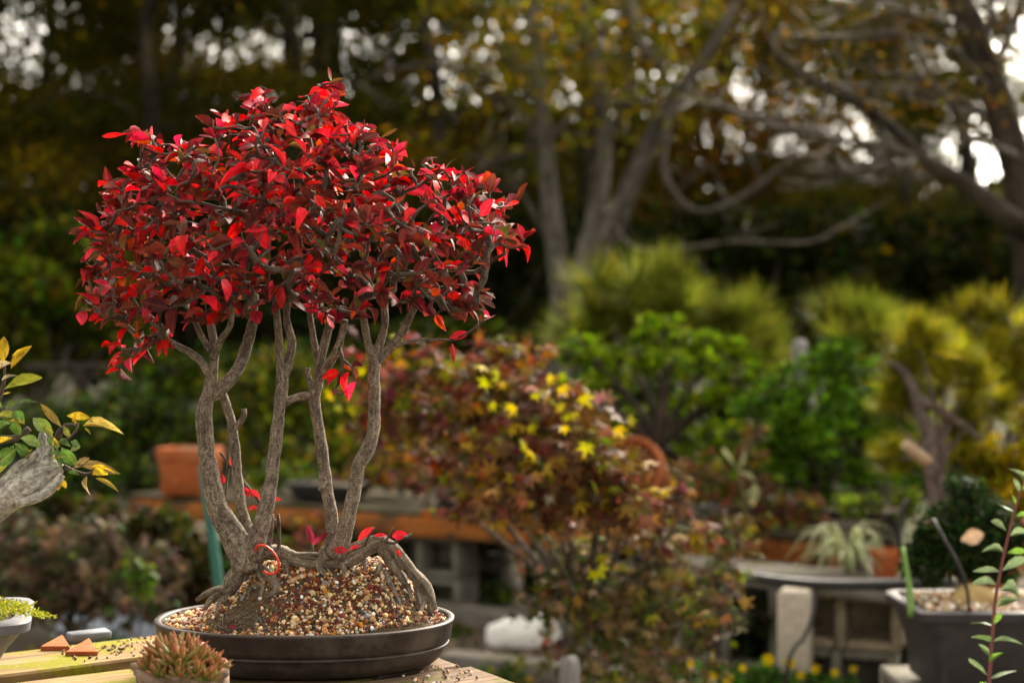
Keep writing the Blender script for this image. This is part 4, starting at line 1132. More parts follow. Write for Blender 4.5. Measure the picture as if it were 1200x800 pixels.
# ------------------------------------------------------------------ bonsai pot
PC = np.array([P(358, 0, 1.95)[0], 1.95, TZ - .006]); PA, PB = .205, .136
PH = H - .377 - PC[2] + .0005
pot = thing('bonsai_pot', 'shallow oval dark brown pot holding the red bonsai', 'pot', PC)
def oval(d, z, n=112, e=2.15):
    a = np.arange(n) / n * 2 * math.pi; c, s = np.cos(a), np.sin(a)
    return PC + np.stack([(PA - d) * np.sign(c) * np.abs(c) ** (2 / e), (PB - d) * np.sign(s) * np.abs(s) ** (2 / e), np.full(n, z)], 1)
h = PH
pwall = MB().rings([oval(.1, .009), oval(.05, .008), oval(.036, .0085), oval(.030, .011), oval(.022, .017), oval(.0165, .025), oval(.0135, .0335), oval(.0125, .036)], caps=(True, False)).build('wall', M['pot_glaze'], pot, sharp=60)
MB().rings([oval(.0127, .0355), oval(.0088, .0358), oval(.0078, .0368), oval(.0078, .0385), oval(.0088, .0395), oval(.0105, .0402)]).build('bead', M['pot_glaze'], pwall, sharp=60)
MB().rings([oval(.0112, .0398), oval(.0085, .041), oval(.0055, .047), oval(.0028, h - .006), oval(.0008, h - .003), oval(.0008, h - .0012), oval(.002, h), oval(.0085, h), oval(.0102, h - .0015), oval(.0115, h - .02), oval(.02, h - .03)]).build('rim', M['pot_glaze'], pot, sharp=60)
for a0 in (38, 142, 218, 322):
    rings = []
    for z, k in ((0, .96), (.004, 1), (.0095, 1.02)):
        o_, i_ = [], []
        for q in np.linspace(-14, 14, 9):
            aa = R(a0 + q)
            o_.append(PC + np.array([(PA - .032) * math.cos(aa) * k, (PB - .032) * math.sin(aa) * k, z]))
            i_.append(PC + np.array([(PA - .06) * math.cos(aa), (PB - .06) * math.sin(aa), z]))
        rings.append(np.array(o_ + i_[::-1]))
    MB().rings(rings, caps=(True, True)).build('foot', M['pot_glaze'], pwall, sharp=50)

# ------------------------------------------------------------------ soil mound
RZ = PC[2] + PH          # rim height
def sstep(a, b, x):
    t = np.clip((x - a) / (b - a), 0, 1); return t * t * (3 - 2 * t)
def soil_h(x, y):
    e = ((x - PC[0]) / (PA - .012)) ** 2 + ((y - PC[1]) / (PB - .012)) ** 2
    S = sstep(-.408, -.33, x) * (1 - sstep(-.185, -.085, x))
    S = max(S, .55 * sstep(-.44, -.36, x) * (1 - sstep(-.36, -.25, x)))
    T = sstep(1.825, 1.955, y) * (1 - sstep(2.0, 2.085, y))
    hh = -.006 + .074 * S * T + .004 * (1 - min(e, 1)) + .004 * mn.noise((x * 28, y * 28, 0)) + .0018 * mn.noise((x * 110, y * 110, 3))
    if e > .8: hh = min(hh, -.003 + (1.02 - e) * .12)
    return RZ + hh
def soil_hit(x, y):
    d = P(x, y, 1.0) - np.array([0, 0, H])
    for Y in np.arange(1.81, 2.02, .002):
        p = np.array([0, 0, H]) + d * Y
        if p[2] < soil_h(p[0], p[1]): return p
    return None
gxs = np.linspace(-1, 1, 90); gr = []
V = []; idx = {}
nr, na = 40, 120
for i in range(nr + 1):
    k = i / nr
    for j in range(na):
        a = j / na * 2 * math.pi; x = PC[0] + math.cos(a) * (PA - .0095) * k; y = PC[1] + math.sin(a) * (PB - .0095) * k
        V.append((x, y, soil_h(x, y)))
f = [(i * na + j, (i + 1) * na + j, (i + 1) * na + (j + 1) % na, i * na + (j + 1) % na) for i in range(nr) for j in range(na)]
o = MB().add(V, f).build('bonsai_soil', M['soil'])
tag(o, 'mound of bare brown soil under the gravel in the bonsai pot', 'soil', kind='stuff')
n = 9500
a = rng.random(n) * 2 * math.pi; k = np.sqrt(rng.random(n))
x = PC[0] + np.cos(a) * k * (PA - .014); y = PC[1] + np.sin(a) * k * (PB - .014)
keep = np.ones(n, bool)
for i in range(n):
    bare = math.exp(-((x[i] + .365) / .055) ** 2 - ((y[i] - 1.875) / .05) ** 2) * 1.25 + .75 * math.exp(-((x[i] + .125) / .03) ** 2 - ((y[i] - 1.9) / .05) ** 2) + .25 * (mn.noise((x[i] * 45, y[i] * 45, 7)) > .25)
    if rng.random() < bare: keep[i] = False
x, y = x[keep], y[keep]; n = len(x)
r = np.exp(rng.normal(math.log(.0021), .33, n)).clip(.0011, .0045)
z = np.array([soil_h(p, q) for p, q in zip(x, y)])
cols = palette(n, [((.62, .5, .34), 3.2), ((.42, .27, .14), 2.6), ((.13, .035, .025), 3.6), ((.26, .12, .06), 2), ((.04, .035, .035), 1.2), ((.24, .24, .26), .9), ((.8, .77, .72), .5), ((.55, .24, .06), .5)], .18)
mb = MB(); pebbles(mb, np.stack([x, y, z + r * .45], 1), r, cols)
nf_ = 6000; a = rng.random(nf_) * 2 * math.pi; k = np.sqrt(rng.random(nf_))
xf = PC[0] + np.cos(a) * k * (PA - .014); yf = PC[1] + np.sin(a) * k * (PB - .014); rf = rng.uniform(.0005, .0012, nf_)
pebbles(mb, np.stack([xf, yf, np.array([soil_h(p, q) for p, q in zip(xf, yf)]) + rf * .6], 1), rf, palette(nf_, [((.09, .055, .03), 4), ((.2, .13, .07), 3), ((.4, .3, .2), 1)], .25))
tag(mb.build('bonsai_gravel', M['pebble'], smooth=False), 'cream, tan and dark red grit covering the bonsai soil', 'gravel', kind='stuff')
# stray grit on the table
mb = MB(); pos = []
for i in range(260):
    if i < 170: s, n_ = rng.uniform(.56, .76), 2.03 + rng.normal() * .035
    else: s, n_ = rng.uniform(.9, .99), rng.uniform(1.58, 1.74)
    if 1.54 < n_ < 2.085: pos.append(tpt(s, n_, .0015))
pos = np.array(pos); pebbles(mb, pos, rng.uniform(.001, .003, len(pos)), palette(len(pos), [((.3, .18, .1), 3), ((.1, .06, .04), 3), ((.6, .5, .4), 2)], .2))
tag(mb.build('stray_grit', M['pebble'], smooth=False), 'stray grit spilled on the table planks around the pot', 'grit', kind='stuff')

# ------------------------------------------------------------------ the red bonsai
bon = thing('bonsai_tree', 'five-trunked bonsai with a dense crown of crimson leaves', 'bonsai', (P(345, 0, 1.93)[0], 1.93, RZ))
def trunk(pts, n=16, step=.005, lump=.17, name='trunk', mat='bonsai_bark', mb=None):
    p = [P(q[0], q[1], q[3]) for q in pts]; r = [PX(q[2], q[3]) for q in pts]
    m_ = mb or MB()
    m_.tube(p, r, n, step=step, lump=lump)
    if mb is None: m_.build(name, M[mat], bon)
    return p
nodes = []       # growth tips for the crown: (point, radius)
A_ = [(287, 668, 15, 1.9), (284, 648, 16, 1.9), (272, 626, 15.5, 1.9), (259, 604, 13, 1.9), (249, 572, 10.8, 1.9), (243, 535, 9.8, 1.9), (239, 500, 9.5, 1.9), (239, 480, 9.8, 1.9), (245, 460, 8, 1.9), (249, 436, 6.2, 1.9), (251, 405, 5.4, 1.91), (247, 380, 4.6, 1.92)]
mb = MB()
trunk(A_, mb=mb)
tob = mb.build('trunk', M['bonsai_bark'], bon)
mb = MB(); trunk([(245, 466, 7, 1.9), (262, 452, 8, 1.91), (278, 434, 7.6, 1.92), (288, 408, 6.8, 1.93), (296, 376, 6, 1.94), (298, 345, 5, 1.95)], mb=mb); mb.build('branch', M['bonsai_bark'], tob)
mb = MB(); trunk([(246, 440, 5.5, 1.9), (238, 426, 5, 1.895), (224, 414, 4.3, 1.885), (206, 404, 3.6, 1.875), (186, 392, 3, 1.87)], mb=mb); mb.build('branch', M['bonsai_bark'], tob)
mb = MB(); trunk([(250, 420, 4.5, 1.9), (258, 400, 4, 1.885), (270, 380, 3.6, 1.87), (272, 350, 3, 1.86)], mb=mb); mb.build('branch', M['bonsai_bark'], tob)
mb = MB(); trunk([(247, 412, 4, 1.9), (232, 385, 3.4, 1.9), (222, 350, 3, 1.9)], mb=mb); mb.build('branch', M['bonsai_bark'], tob)
mb = MB()
trunk([(297, 640, 9, 1.925), (288, 615, 7, 1.925), (281, 585, 6.2, 1.925), (277, 545, 6, 1.93), (274, 515, 6.3, 1.93), (270, 490, 5.4, 1.93), (261, 462, 5, 1.92)], mb=mb)
tob = mb.build('trunk', M['bonsai_bark'], bon)
mb = MB(); trunk([(273, 503, 4.5, 1.93), (282, 494, 3.6, 1.928), (286, 486, 3.2, 1.925), (286, 479, 3.3, 1.925)], mb=mb); mb.build('branch', M['bonsai_bark'], tob)
mb = MB()
trunk([(292, 652, 13, 1.9), (300, 634, 12, 1.9), (309, 606, 9.4, 1.9), (316, 572, 8.2, 1.9), (321, 535, 7.6, 1.9), (326, 492, 7.2, 1.905), (330, 460, 7, 1.91), (331, 442, 7.2, 1.91), (328, 418, 5, 1.91), (326, 385, 4.4, 1.9), (322, 350, 3.8, 1.89)], mb=mb)
tob = mb.build('trunk', M['bonsai_bark'], bon)
mb = MB(); trunk([(331, 446, 6, 1.91), (338, 425, 5.2, 1.915), (342, 400, 5, 1.925), (336, 375, 4.5, 1.935), (338, 345, 4, 1.95)], mb=mb); mb.build('branch', M['bonsai_bark'], tob)
mb = MB(); trunk([(333, 472, 5, 1.908), (346, 466, 4.4, 1.92), (362, 463, 5, 1.94)], mb=mb); mb.build('branch', M['bonsai_bark'], tob)
mb = MB()
trunk([(386, 650, 13, 1.945), (390, 632, 9.5, 1.945), (388, 602, 7.6, 1.945), (382, 564, 7.2, 1.945), (377, 525, 6.8, 1.945), (371, 490, 6.6, 1.945), (368, 468, 7, 1.945), (372, 450, 6.4, 1.945), (375, 425, 5.5, 1.945), (381, 400, 5, 1.94), (390, 365, 4.4, 1.93)], mb=mb)
tob = mb.build('trunk', M['bonsai_bark'], bon)
mb = MB(); trunk([(370, 466, 5, 1.945), (364, 450, 4, 1.945), (360, 436, 3, 1.942), (361, 431, 3.2, 1.942)], mb=mb); mb.build('branch', M['bonsai_bark'], tob)
mb = MB(); trunk([(373, 446, 5, 1.945), (386, 426, 5, 1.93), (397, 405, 4.4, 1.915), (405, 375, 3.8, 1.9)], mb=mb); mb.build('branch', M['bonsai_bark'], tob)
mb = MB(); trunk([(375, 430, 4.4, 1.945), (368, 400, 4, 1.96), (362, 360, 3.4, 1.98)], mb=mb); mb.build('branch', M['bonsai_bark'], tob)
mb = MB(); trunk([(380, 564, 4.5, 1.94), (376, 572, 3.5, 1.93), (374, 574, 1.8, 1.927)], mb=mb); mb.build('branch', M['bonsai_bark'], tob)
mb = MB()
trunk([(392, 652, 13, 1.93), (401, 630, 10, 1.93), (408, 606, 8.6, 1.93), (415, 575, 7.8, 1.93), (420, 547, 8.2, 1.93), (430, 528, 8.6, 1.93), (437, 508, 7.6, 1.93), (439, 475, 7, 1.93), (438, 445, 7, 1.93), (439, 422, 7.4, 1.93), (432, 406, 4.8, 1.925), (428, 385, 4.4, 1.91), (422, 350, 3.6, 1.9)], mb=mb)
tob = mb.build('trunk', M['bonsai_bark'], bon)
mb = MB(); trunk([(439, 424, 6, 1.93), (445, 402, 5, 1.935), (451, 380, 4.4, 1.945), (450, 350, 4, 1.96)], mb=mb); mb.build('branch', M['bonsai_bark'], tob)
mb = MB(); trunk([(440, 424, 6, 1.93), (455, 410, 5, 1.93), (474, 384, 4.6, 1.925), (487, 358, 4.2, 1.92), (505, 330, 3.4, 1.915)], mb=mb); mb.build('branch', M['bonsai_bark'], tob)
mb = MB(); trunk([(452, 411, 3.6, 1.93), (478, 400, 2.4, 1.91), (505, 398, 1.7, 1.9), (528, 398, 1.2, 1.9)], mb=mb); mb.build('branch', M['bonsai_bark'], tob)
tips = [(247, 380, 1.92), (298, 345, 1.95), (186, 392, 1.87), (272, 350, 1.86), (222, 350, 1.9), (322, 350, 1.89), (338, 345, 1.95), (390, 365, 1.93), (405, 375, 1.9), (362, 360, 1.98), (422, 350, 1.9), (450, 350, 1.96), (505, 330, 1.915), (296, 376, 1.94), (206, 404, 1.875), (528, 398, 1.9), (397, 405, 1.915), (474, 384, 1.925)]

# roots
def root_path(px, lift=.5):
    out = []
    for (x, y, r) in px:
        hit = soil_hit(x, y)
        Y = 1.935 if hit is None else min(max(hit[1] - PX(r, 1.9) * lift, 1.83), 1.935)
        out.append([x, y, r, Y])
    ys = [q[3] for q in out]
    for i in range(len(out)):
        out[i][3] = np.mean(ys[max(0, i - 1):i + 2])
    return out
ROOTS = [
    [(287, 655, 13), (281, 666, 11), (275, 678, 12), (267, 689, 10), (259, 690, 5), (247, 693, 4), (239, 697, 3.6), (230, 703, 2.4)],
    [(268, 688, 8), (258, 695, 5), (249, 700, 4.2), (243, 708, 3.2), (240, 714, 2)],
    [(272, 684, 8), (266, 698, 6), (259, 706, 4.5), (256, 714, 3.5), (254, 722, 2)],
    [(278, 662, 9), (292, 666, 7.5), (306, 667, 7), (315, 674, 6.5), (322, 684, 6), (324, 691, 5), (318, 698, 3.4), (312, 701, 2)],
    [(302, 670, 4), (308, 680, 3.5), (307, 690, 3.2), (304, 699, 2.6), (302, 708, 1.6)],
    [(306, 684, 3), (297, 686, 2.8), (292, 692, 2.4), (291, 701, 1.6)],
    [(296, 652, 12), (308, 648, 9.5), (322, 647, 9), (332, 648, 9.5), (340, 654, 8), (352, 659, 6.5), (368, 661, 6), (388, 659, 7), (408, 657, 7.5), (424, 648, 8), (438, 638, 8.5), (450, 633, 8.5)],
    [(336, 648, 6), (350, 651, 4.6), (366, 651, 4.4), (384, 652, 6), (398, 647, 5.5), (412, 641, 4.6), (430, 634, 5), (446, 630, 6)],
    [(332, 650, 7), (335, 662, 5), (337, 673, 3), (338, 680, 1.6)],
    [(384, 648, 11), (378, 654, 7), (372, 662, 5), (380, 672, 3.4), (388, 680, 1.8)],
    [(446, 632, 8), (459, 641, 8), (473, 658, 7.6), (487, 675, 7.4), (498, 688, 8), (504, 699, 7), (505, 710, 5.5), (503, 719, 3)],
    [(446, 636, 8), (452, 648, 7), (459, 660, 6), (467, 671, 5), (474, 681, 3.4), (478, 688, 2)],
    [(452, 668, 4), (456, 680, 3.6), (461, 692, 3.2), (467, 704, 2.8), (470, 714, 1.6)],
    [(447, 660, 4), (443, 670, 3), (438, 680, 2)],
    [(488, 680, 5), (490, 694, 4.4), (491, 706, 3.6), (489, 717, 2)],
    [(498, 690, 5), (497, 704, 3.6), (492, 716, 2.6), (488, 724, 1.6)],
    [(478, 684, 3), (481, 698, 2.4), (482, 710, 1.6)],
    [(446, 686, 2.6), (456, 698, 2.4), (463, 709, 1.8), (466, 716, 1.2)],
    [(418, 708, 1.2), (427, 714, 1.6), (434, 719, 1.6), (440, 726, 1)],
    [(464, 652, 4), (462, 664, 3.4), (470, 676, 2.6), (476, 690, 1.6)],
    [(500, 696, 4), (508, 704, 3), (510, 714, 2)],
    [(400, 660, 4), (404, 670, 2.6), (402, 682, 1.6)], [(424, 652, 4), (428, 664, 2.4), (424, 674, 1.4)]]
for q in ROOTS:
    pp = root_path(q)
    p = [P(a, b, d) for a, b, c, d in pp]; r = [PX(c, d) for a, b, c, d in pp]
    MB().tube(p, r, 11, step=.004, lump=.2).build('root', M['root_bark'], bon)
# fibrous rootlets on the bare soil
mb = MB()
for i in range(150):
    if i < 90: x, y = -.36 + rng.normal() * .035, 1.86 + rng.normal() * .02
    else: x, y = -.125 + rng.normal() * .02, 1.885 + rng.normal() * .02
    pts = []; an = rng.uniform(3.4, 6.0); L = rng.uniform(.012, .035)
    for k in range(5):
        xx = x + math.cos(an) * L * k / 4 + rng.normal() * .0015; yy = y + math.sin(an) * L * k / 4 + rng.normal() * .0015
        pts.append((xx, yy, soil_h(xx, yy) + .0015 + .002 * math.sin(k * .8)))
    if all(((a_ - PC[0]) / (PA - .02)) ** 2 + ((b_ - PC[1]) / (PB - .02)) ** 2 < 1 for a_, b_, _z in pts): mb.tube(pts, rng.uniform(.0003, .0008), 4)
o = mb.build('rootlet', M['root_bark'], bon); stuff(o)

# stubs beside the trunks
trunk([(313, 642, 5, 1.92), (316, 622, 4.4, 1.92), (318, 606, 4, 1.92), (318, 602, 3, 1.92)], 9, name='stub')
mb = MB(); trunk([(327, 645, 2.4, 1.93), (327, 620, 2.2, 1.93), (326, 602, 1.8, 1.93)], 7, mb=mb); trunk([(327, 618, 1.8, 1.93), (321, 608, 1.4, 1.93), (319, 603, 1, 1.93)], 6, mb=mb); mb.build('stub', M['twig'], bon)
mb = MB(); trunk([(268, 470, 1.8, 1.96), (268, 520, 1.8, 1.96), (266, 560, 1.6, 1.96), (262, 600, 1.4, 1.96)], 6, mb=mb)
trunk([(258, 530, 1.6, 1.96), (275, 552, 2, 1.96), (290, 570, 2, 1.955), (304, 588, 1.6, 1.95)], 6, mb=mb)
trunk([(452, 634, 2, 1.9), (462, 636, 2, 1.895), (470, 630, 2.4, 1.89), (478, 629, 2, 1.885), (482, 625, 1.4, 1.885)], 6, mb=mb)
trunk([(428, 640, 1.5, 1.91), (432, 628, 1.4, 1.905), (438, 618, 1.2, 1.9)], 5, mb=mb); trunk([(452, 634, 1.5, 1.9), (457, 626, 1.3, 1.9), (461, 618, 1, 1.9)], 5, mb=mb)
mb.build('twig', M['twig'], bon)

# crown: attractors inside the outline of the photograph, inflated to a rounded volume
OUT = np.array([(92, 366), (104, 330), (98, 300), (100, 262), (118, 238), (122, 212), (150, 196), (166, 172), (152, 148), (180, 152), (200, 170), (222, 152), (246, 136), (275, 130), (292, 108), (312, 106), (330, 124), (352, 108), (384, 96), (402, 116), (418, 136), (446, 148), (470, 168), (520, 184), (545, 200), (580, 216), (604, 238), (600, 258), (618, 276), (612, 296), (588, 312), (572, 336), (566, 352), (584, 376), (560, 382), (528, 372), (512, 392), (488, 384), (470, 362), (440, 372), (420, 388), (408, 384), (380, 380), (345, 372), (318, 362), (290, 372), (262, 380), (232, 384), (205, 400), (170, 412), (140, 436), (134, 410), (150, 392), (120, 378)], float)
def inside(x, y):
    c = False; j = len(OUT) - 1
    for i in range(len(OUT)):
        xi, yi = OUT[i]; xj, yj = OUT[j]
        if (yi > y) != (yj > y) and x < (xj - xi) * (y - yi) / (yj - yi) + xi: c = not c
        j = i
    return c
def edge_d(x, y):
    a = OUT; b = np.roll(OUT, -1, 0); p = np.array([x, y])
    t = np.clip(((p - a) * (b - a)).sum(1) / ((b - a) ** 2).sum(1), 0, 1)
    return np.sqrt((((a + t[:, None] * (b - a)) - p) ** 2).sum(1)).min()
att = []
while len(att) < 860:
    x, y = rng.uniform(88, 620), rng.uniform(94, 440)
    if not inside(x, y): continue
    d = edge_d(x, y)
    if d < 6: continue
    hth = .19 * math.sqrt(max(0.0, 1 - (1 - min(d / 140, 1)) ** 2))
    u = rng.uniform(-1, 1); u = math.copysign(abs(u) ** .6, u)
    Y = 1.925 + u * hth - .01
    p = P(600 + (x - 600) , y, Y)
    if len(att) > 30 and min(np.linalg.norm(np.array(att[-220:]) - p, axis=1)) < .0125: continue
    att.append(p)
for (x, y, Y) in ((398, 440, 1.9), (412, 430, 1.9), (405, 462, 1.89), (416, 445, 1.9), (392, 458, 1.9), (540, 396, 1.9), (570, 374, 1.89), (140, 432, 1.87), (160, 410, 1.87), (130, 402, 1.865), (155, 152, 1.93), (170, 160, 1.93), (310, 108, 1.92), (375, 100, 1.92), (390, 98, 1.92), (606, 238, 1.91), (614, 278, 1.9), (612, 290, 1.9), (96, 366, 1.9), (104, 330, 1.9), (125, 214, 1.91), (102, 264, 1.9)):
    att.append(P(x, y, Y))
NP = [P(*t_) for t_ in tips]; NPAR = [-1] * len(NP); NL = [PX(3.2, 1.9)] * len(NP)
att = np.array(att)
d0 = np.min(np.linalg.norm(att[:, None] - np.array(NP)[None], axis=2), axis=1)
order = np.argsort(d0)
segs = []; tipdir = []; tipid = []
cc0 = P(350, 400, 1.93)
for i in order:
    p = att[i]; arr = np.array(NP)
    dv = p - arr; dist = np.linalg.norm(dv, axis=1)
    rad_n = np.linalg.norm(arr - cc0, axis=1); rad_p = np.linalg.norm(p - cc0)
    cost = dist + np.where(rad_n > rad_p, (rad_n - rad_p) * 1.5, 0)
    j = int(np.argmin(cost)); q = arr[j]; L = dist[j]
    k = max(2, int(L / .016)); side = rng.normal(size=3) * L * .05
    last = j
    for s in range(1, k + 1):
        t_ = s / k
        w = q + (p - q) * t_ + side * math.sin(math.pi * t_) + rng.normal(size=3) * .0012
        NP.append(w); NPAR.append(last); last = len(NP) - 1
    tipid.append(last); tipdir.append(nrm(NP[last] - NP[NPAR[last]] + nrm(p - cc0) * .006))
cnt = np.zeros(len(NP))
for i_ in tipid: cnt[i_] += 1
for i_ in range(len(NP) - 1, -1, -1):
    if NPAR[i_] >= 0: cnt[NPAR[i_]] += cnt[i_]
rad = np.minimum(.0014 * np.maximum(cnt, 1) ** .43, .0052)
# chains
kids = {}
for i_, pr in enumerate(NPAR): kids.setdefault(pr, []).append(i_)
mb = MB()
stack = [(k_, None) for k_ in kids[-1]]
while stack:
    s0, par = stack.pop()
    ch = [par, s0] if par is not None else [s0]
    cur = s0
    while cur in kids:
        ks = sorted(kids[cur], key=lambda q: -cnt[q])
        for e in ks[1:]: stack.append((e, cur))
        ch.append(ks[0]); cur = ks[0]
    if len(ch) > 1:
        rr = np.array([min(rad[q], rad[ch[1]]) for q in ch])
        mb.tube([NP[q] for q in ch], rr, 6, lump=.12)
mb.build('branches', M['twig'], bon).name = 'branch'

# leaves
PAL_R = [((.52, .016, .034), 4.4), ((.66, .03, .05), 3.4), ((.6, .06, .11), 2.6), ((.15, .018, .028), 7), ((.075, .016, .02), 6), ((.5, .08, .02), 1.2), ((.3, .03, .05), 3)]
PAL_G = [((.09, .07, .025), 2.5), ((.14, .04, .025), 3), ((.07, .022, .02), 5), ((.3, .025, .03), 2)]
lp, la, ln_, ll, lc, lc2 = [], [], [], [], [], []
up = np.array([0, 0, 1.0])
for i_, d in zip(tipid, tipdir):
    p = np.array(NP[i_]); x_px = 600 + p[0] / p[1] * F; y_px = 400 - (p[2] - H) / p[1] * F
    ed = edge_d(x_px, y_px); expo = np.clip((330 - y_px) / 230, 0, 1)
    nl = rng.integers(2, 6) if y_px < 290 else rng.integers(1, 5)
    for k in range(nl):
        back = rng.uniform(0, .02) if k else 0
        q = p - d * back
        rv = rvec(1)[0]; rv = nrm(rv - np.dot(rv, d) * d)
        a = d * rng.uniform(.3, .9) + rv * .9; a[2] = a[2] * .6 + rng.uniform(-.25, .25); a = nrm(a)
        nn = nrm(up * 1.0 + np.array([0, -.12, 0]) + rng.normal(size=3) * .42)
        lp.append(q); la.append(a); ln_.append(nn); ll.append(np.clip(rng.normal(.0225, .0064), .009, .041))
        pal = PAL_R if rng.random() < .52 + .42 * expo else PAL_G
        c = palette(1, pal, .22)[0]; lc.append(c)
        lc2.append(c * np.array([1.05, .8, .8]) + (np.array([.06, .0, .0]) if rng.random() < .5 else 0))
for (b, e, wpx, c, Y) in (((438, 617), (420, 634), 8, (.6, .03, .04), 1.9), ((438, 627), (453, 626), 6, (.6, .03, .05), 1.9), ((459, 628), (477, 625), 13, (.62, .03, .06), 1.89), ((407, 645), (391, 643), 9, (.3, .02, .05), 1.9), ((410, 644), (421, 639), 5, (.4, .02, .03), 1.9), ((463, 644), (470, 650), 4, (.5, .02, .05), 1.9),
                            ((284, 572), (293, 580), 6, (.5, .02, .03), 1.95), ((292, 574), (305, 582), 7, (.45, .02, .04), 1.95), ((262, 566), (261, 557), 6, (.5, .03, .04), 1.95), ((270, 545), (273, 534), 5, (.3, .03, .03), 1.95), ((318, 588), (331, 586), 5, (.3, .02, .03), 1.95), ((302, 594), (292, 596), 5, (.35, .03, .03), 1.95), ((530, 402), (531, 427), 6, (.3, .02, .03), 1.9), ((525, 398), (548, 388), 8, (.3, .03, .03), 1.9)):
    b_, e_ = P(*b, Y), P(*e, Y - .004)
    L = np.linalg.norm(e_ - b_)
    lp.append(b_); la.append((e_ - b_) / L); ln_.append(nrm(np.array([.1, -.8, .5]))); ll.append(L); lc.append(np.array(c)); lc2.append(np.array(c))
lp, la, ln_, ll, lc, lc2 = map(np.array, (lp, la, ln_, ll, lc, lc2))
wd = rng.uniform(.34, .52, len(lp)); wd[-14:] = [8 / 24, 6 / 15, 13 / 18, 9 / 16, .45, .6, .5, .45, .6, .45, .4, .5, .26, .35]
score = ll / lp[:, 1] ** 6; score[-14:] = 9
keep = np.zeros(len(lp), bool); keep[np.argsort(-score)[:300]] = True
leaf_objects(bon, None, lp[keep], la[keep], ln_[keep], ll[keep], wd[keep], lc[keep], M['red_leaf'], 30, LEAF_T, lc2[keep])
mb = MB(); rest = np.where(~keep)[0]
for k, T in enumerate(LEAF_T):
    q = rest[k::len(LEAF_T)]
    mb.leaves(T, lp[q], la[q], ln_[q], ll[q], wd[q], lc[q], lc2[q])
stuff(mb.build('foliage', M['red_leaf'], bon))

# red tie around the root, seedling
o = MB().tube([P(299, 645, 1.885), P(302, 639, 1.88), P(312, 640, 1.875), P(322, 649, 1.873), P(327, 661, 1.872), P(324, 670, 1.873), P(315, 672, 1.876), P(309, 669, 1.884)], PX(1.5, 1.88), 8, step=.002).build('root_tie', M['red_wire'])
tag(o, 'bright red plastic tie looped round the surface root', 'tie')
t = thing('seedling', 'tiny maroon two-leaved seedling between the trunks', 'seedling', P(366, 655, 1.945))
MB().tube([P(366, 656, 1.945), P(366, 645, 1.94), P(366, 637, 1.94)], PX(1.4, 1.9), 6, (.12, .09, .04)).build('stem', M['leaf'], t)
for (b, e, w) in (((366, 638), (355, 612), .38), ((367, 638), (387, 622), .28)):
    b_, e_ = P(*b, 1.94), P(*e, 1.93); L = np.linalg.norm(e_ - b_)
    leaf_objects(t, LEAF_T[2], np.array([b_]), np.array([e_ - b_]), np.array([[.3, -.8, .4]]), [L], w, np.array([[.22, .02, .045]]), M['red_leaf'], 1)
# thin roots under, fallen leaves on gravel
for (x, y, an, c, lb) in ((268, 739, .3, (.3, .02, .06), 'crimson fallen leaf on the gravel at the pot rim'), (377, 712, 1.2, (.35, .17, .08), 'tan curled fallen leaf on the gravel slope')):
    hh = soil_hit(x, y)
    mb = MB(); mb.leaves(LEAF_T[4], np.array([hh + np.array([0, -.002, .003])]), np.array([[math.cos(an), -.2, math.sin(an) * .4]]), np.array([[0, -.5, .8]]), .011, .5, np.array([c]))
    tag(mb.build('fallen_leaf', M['red_leaf']), lb, 'leaf')

# ------------------------------------------------------------------ succulent in its rough clay pot
sc = np.array([P(215, 0, 1.64)[0], 1.64, TZ - .001]); rimz = P(0, 788, 1.62)[2] - sc[2]
t = thing('clay_pot', 'small pinched rough clay pot with wavy rim', 'pot', sc)
def cring(r, z, wob, ph, n=64):
    out = []
    for a in np.arange(n) / n * 2 * math.pi:
        k = 1 + wob * (mn.noise((math.cos(a) * 2.2 + ph, math.sin(a) * 2.2, z * 20)) + .6 * mn.noise((math.cos(a) * 6 + ph, math.sin(a) * 6, z * 45)))
        out.append(sc + np.array([math.cos(a) * r * k * 1.05, math.sin(a) * r * k * .85, z + wob * .035 * mn.noise((math.cos(a) * 3, math.sin(a) * 3, 5)) * (z > .03)]))
    return np.array(out)
MB().rings([cring(.033, 0, .05, 0), cring(.04, .012, .12, 0), cring(.044, .026, .2, 0), cring(.047, .036, .22, 0), cring(.05, rimz - .008, .24, 0)], caps=(True, False)).build('wall', M['clay'], t)
MB().rings([cring(.0495, rimz - .0085, .24, 0), cring(.054, rimz - .005, .26, 0), cring(.053, rimz + .002, .26, 0), cring(.048, rimz + .003, .22, 0), cring(.043, rimz - .003, .12, 0), cring(.02, rimz - .004, .1, 0)], caps=(False, True)).build('rim', M['clay'], t)
t = thing('succulent', 'clump of green houseleek rosettes with red tipped leaves', 'succulent', sc + np.array([0, 0, rimz - .004]))
p_, a_, n_, l_, c_, d_ = [], [], [], [], [], []
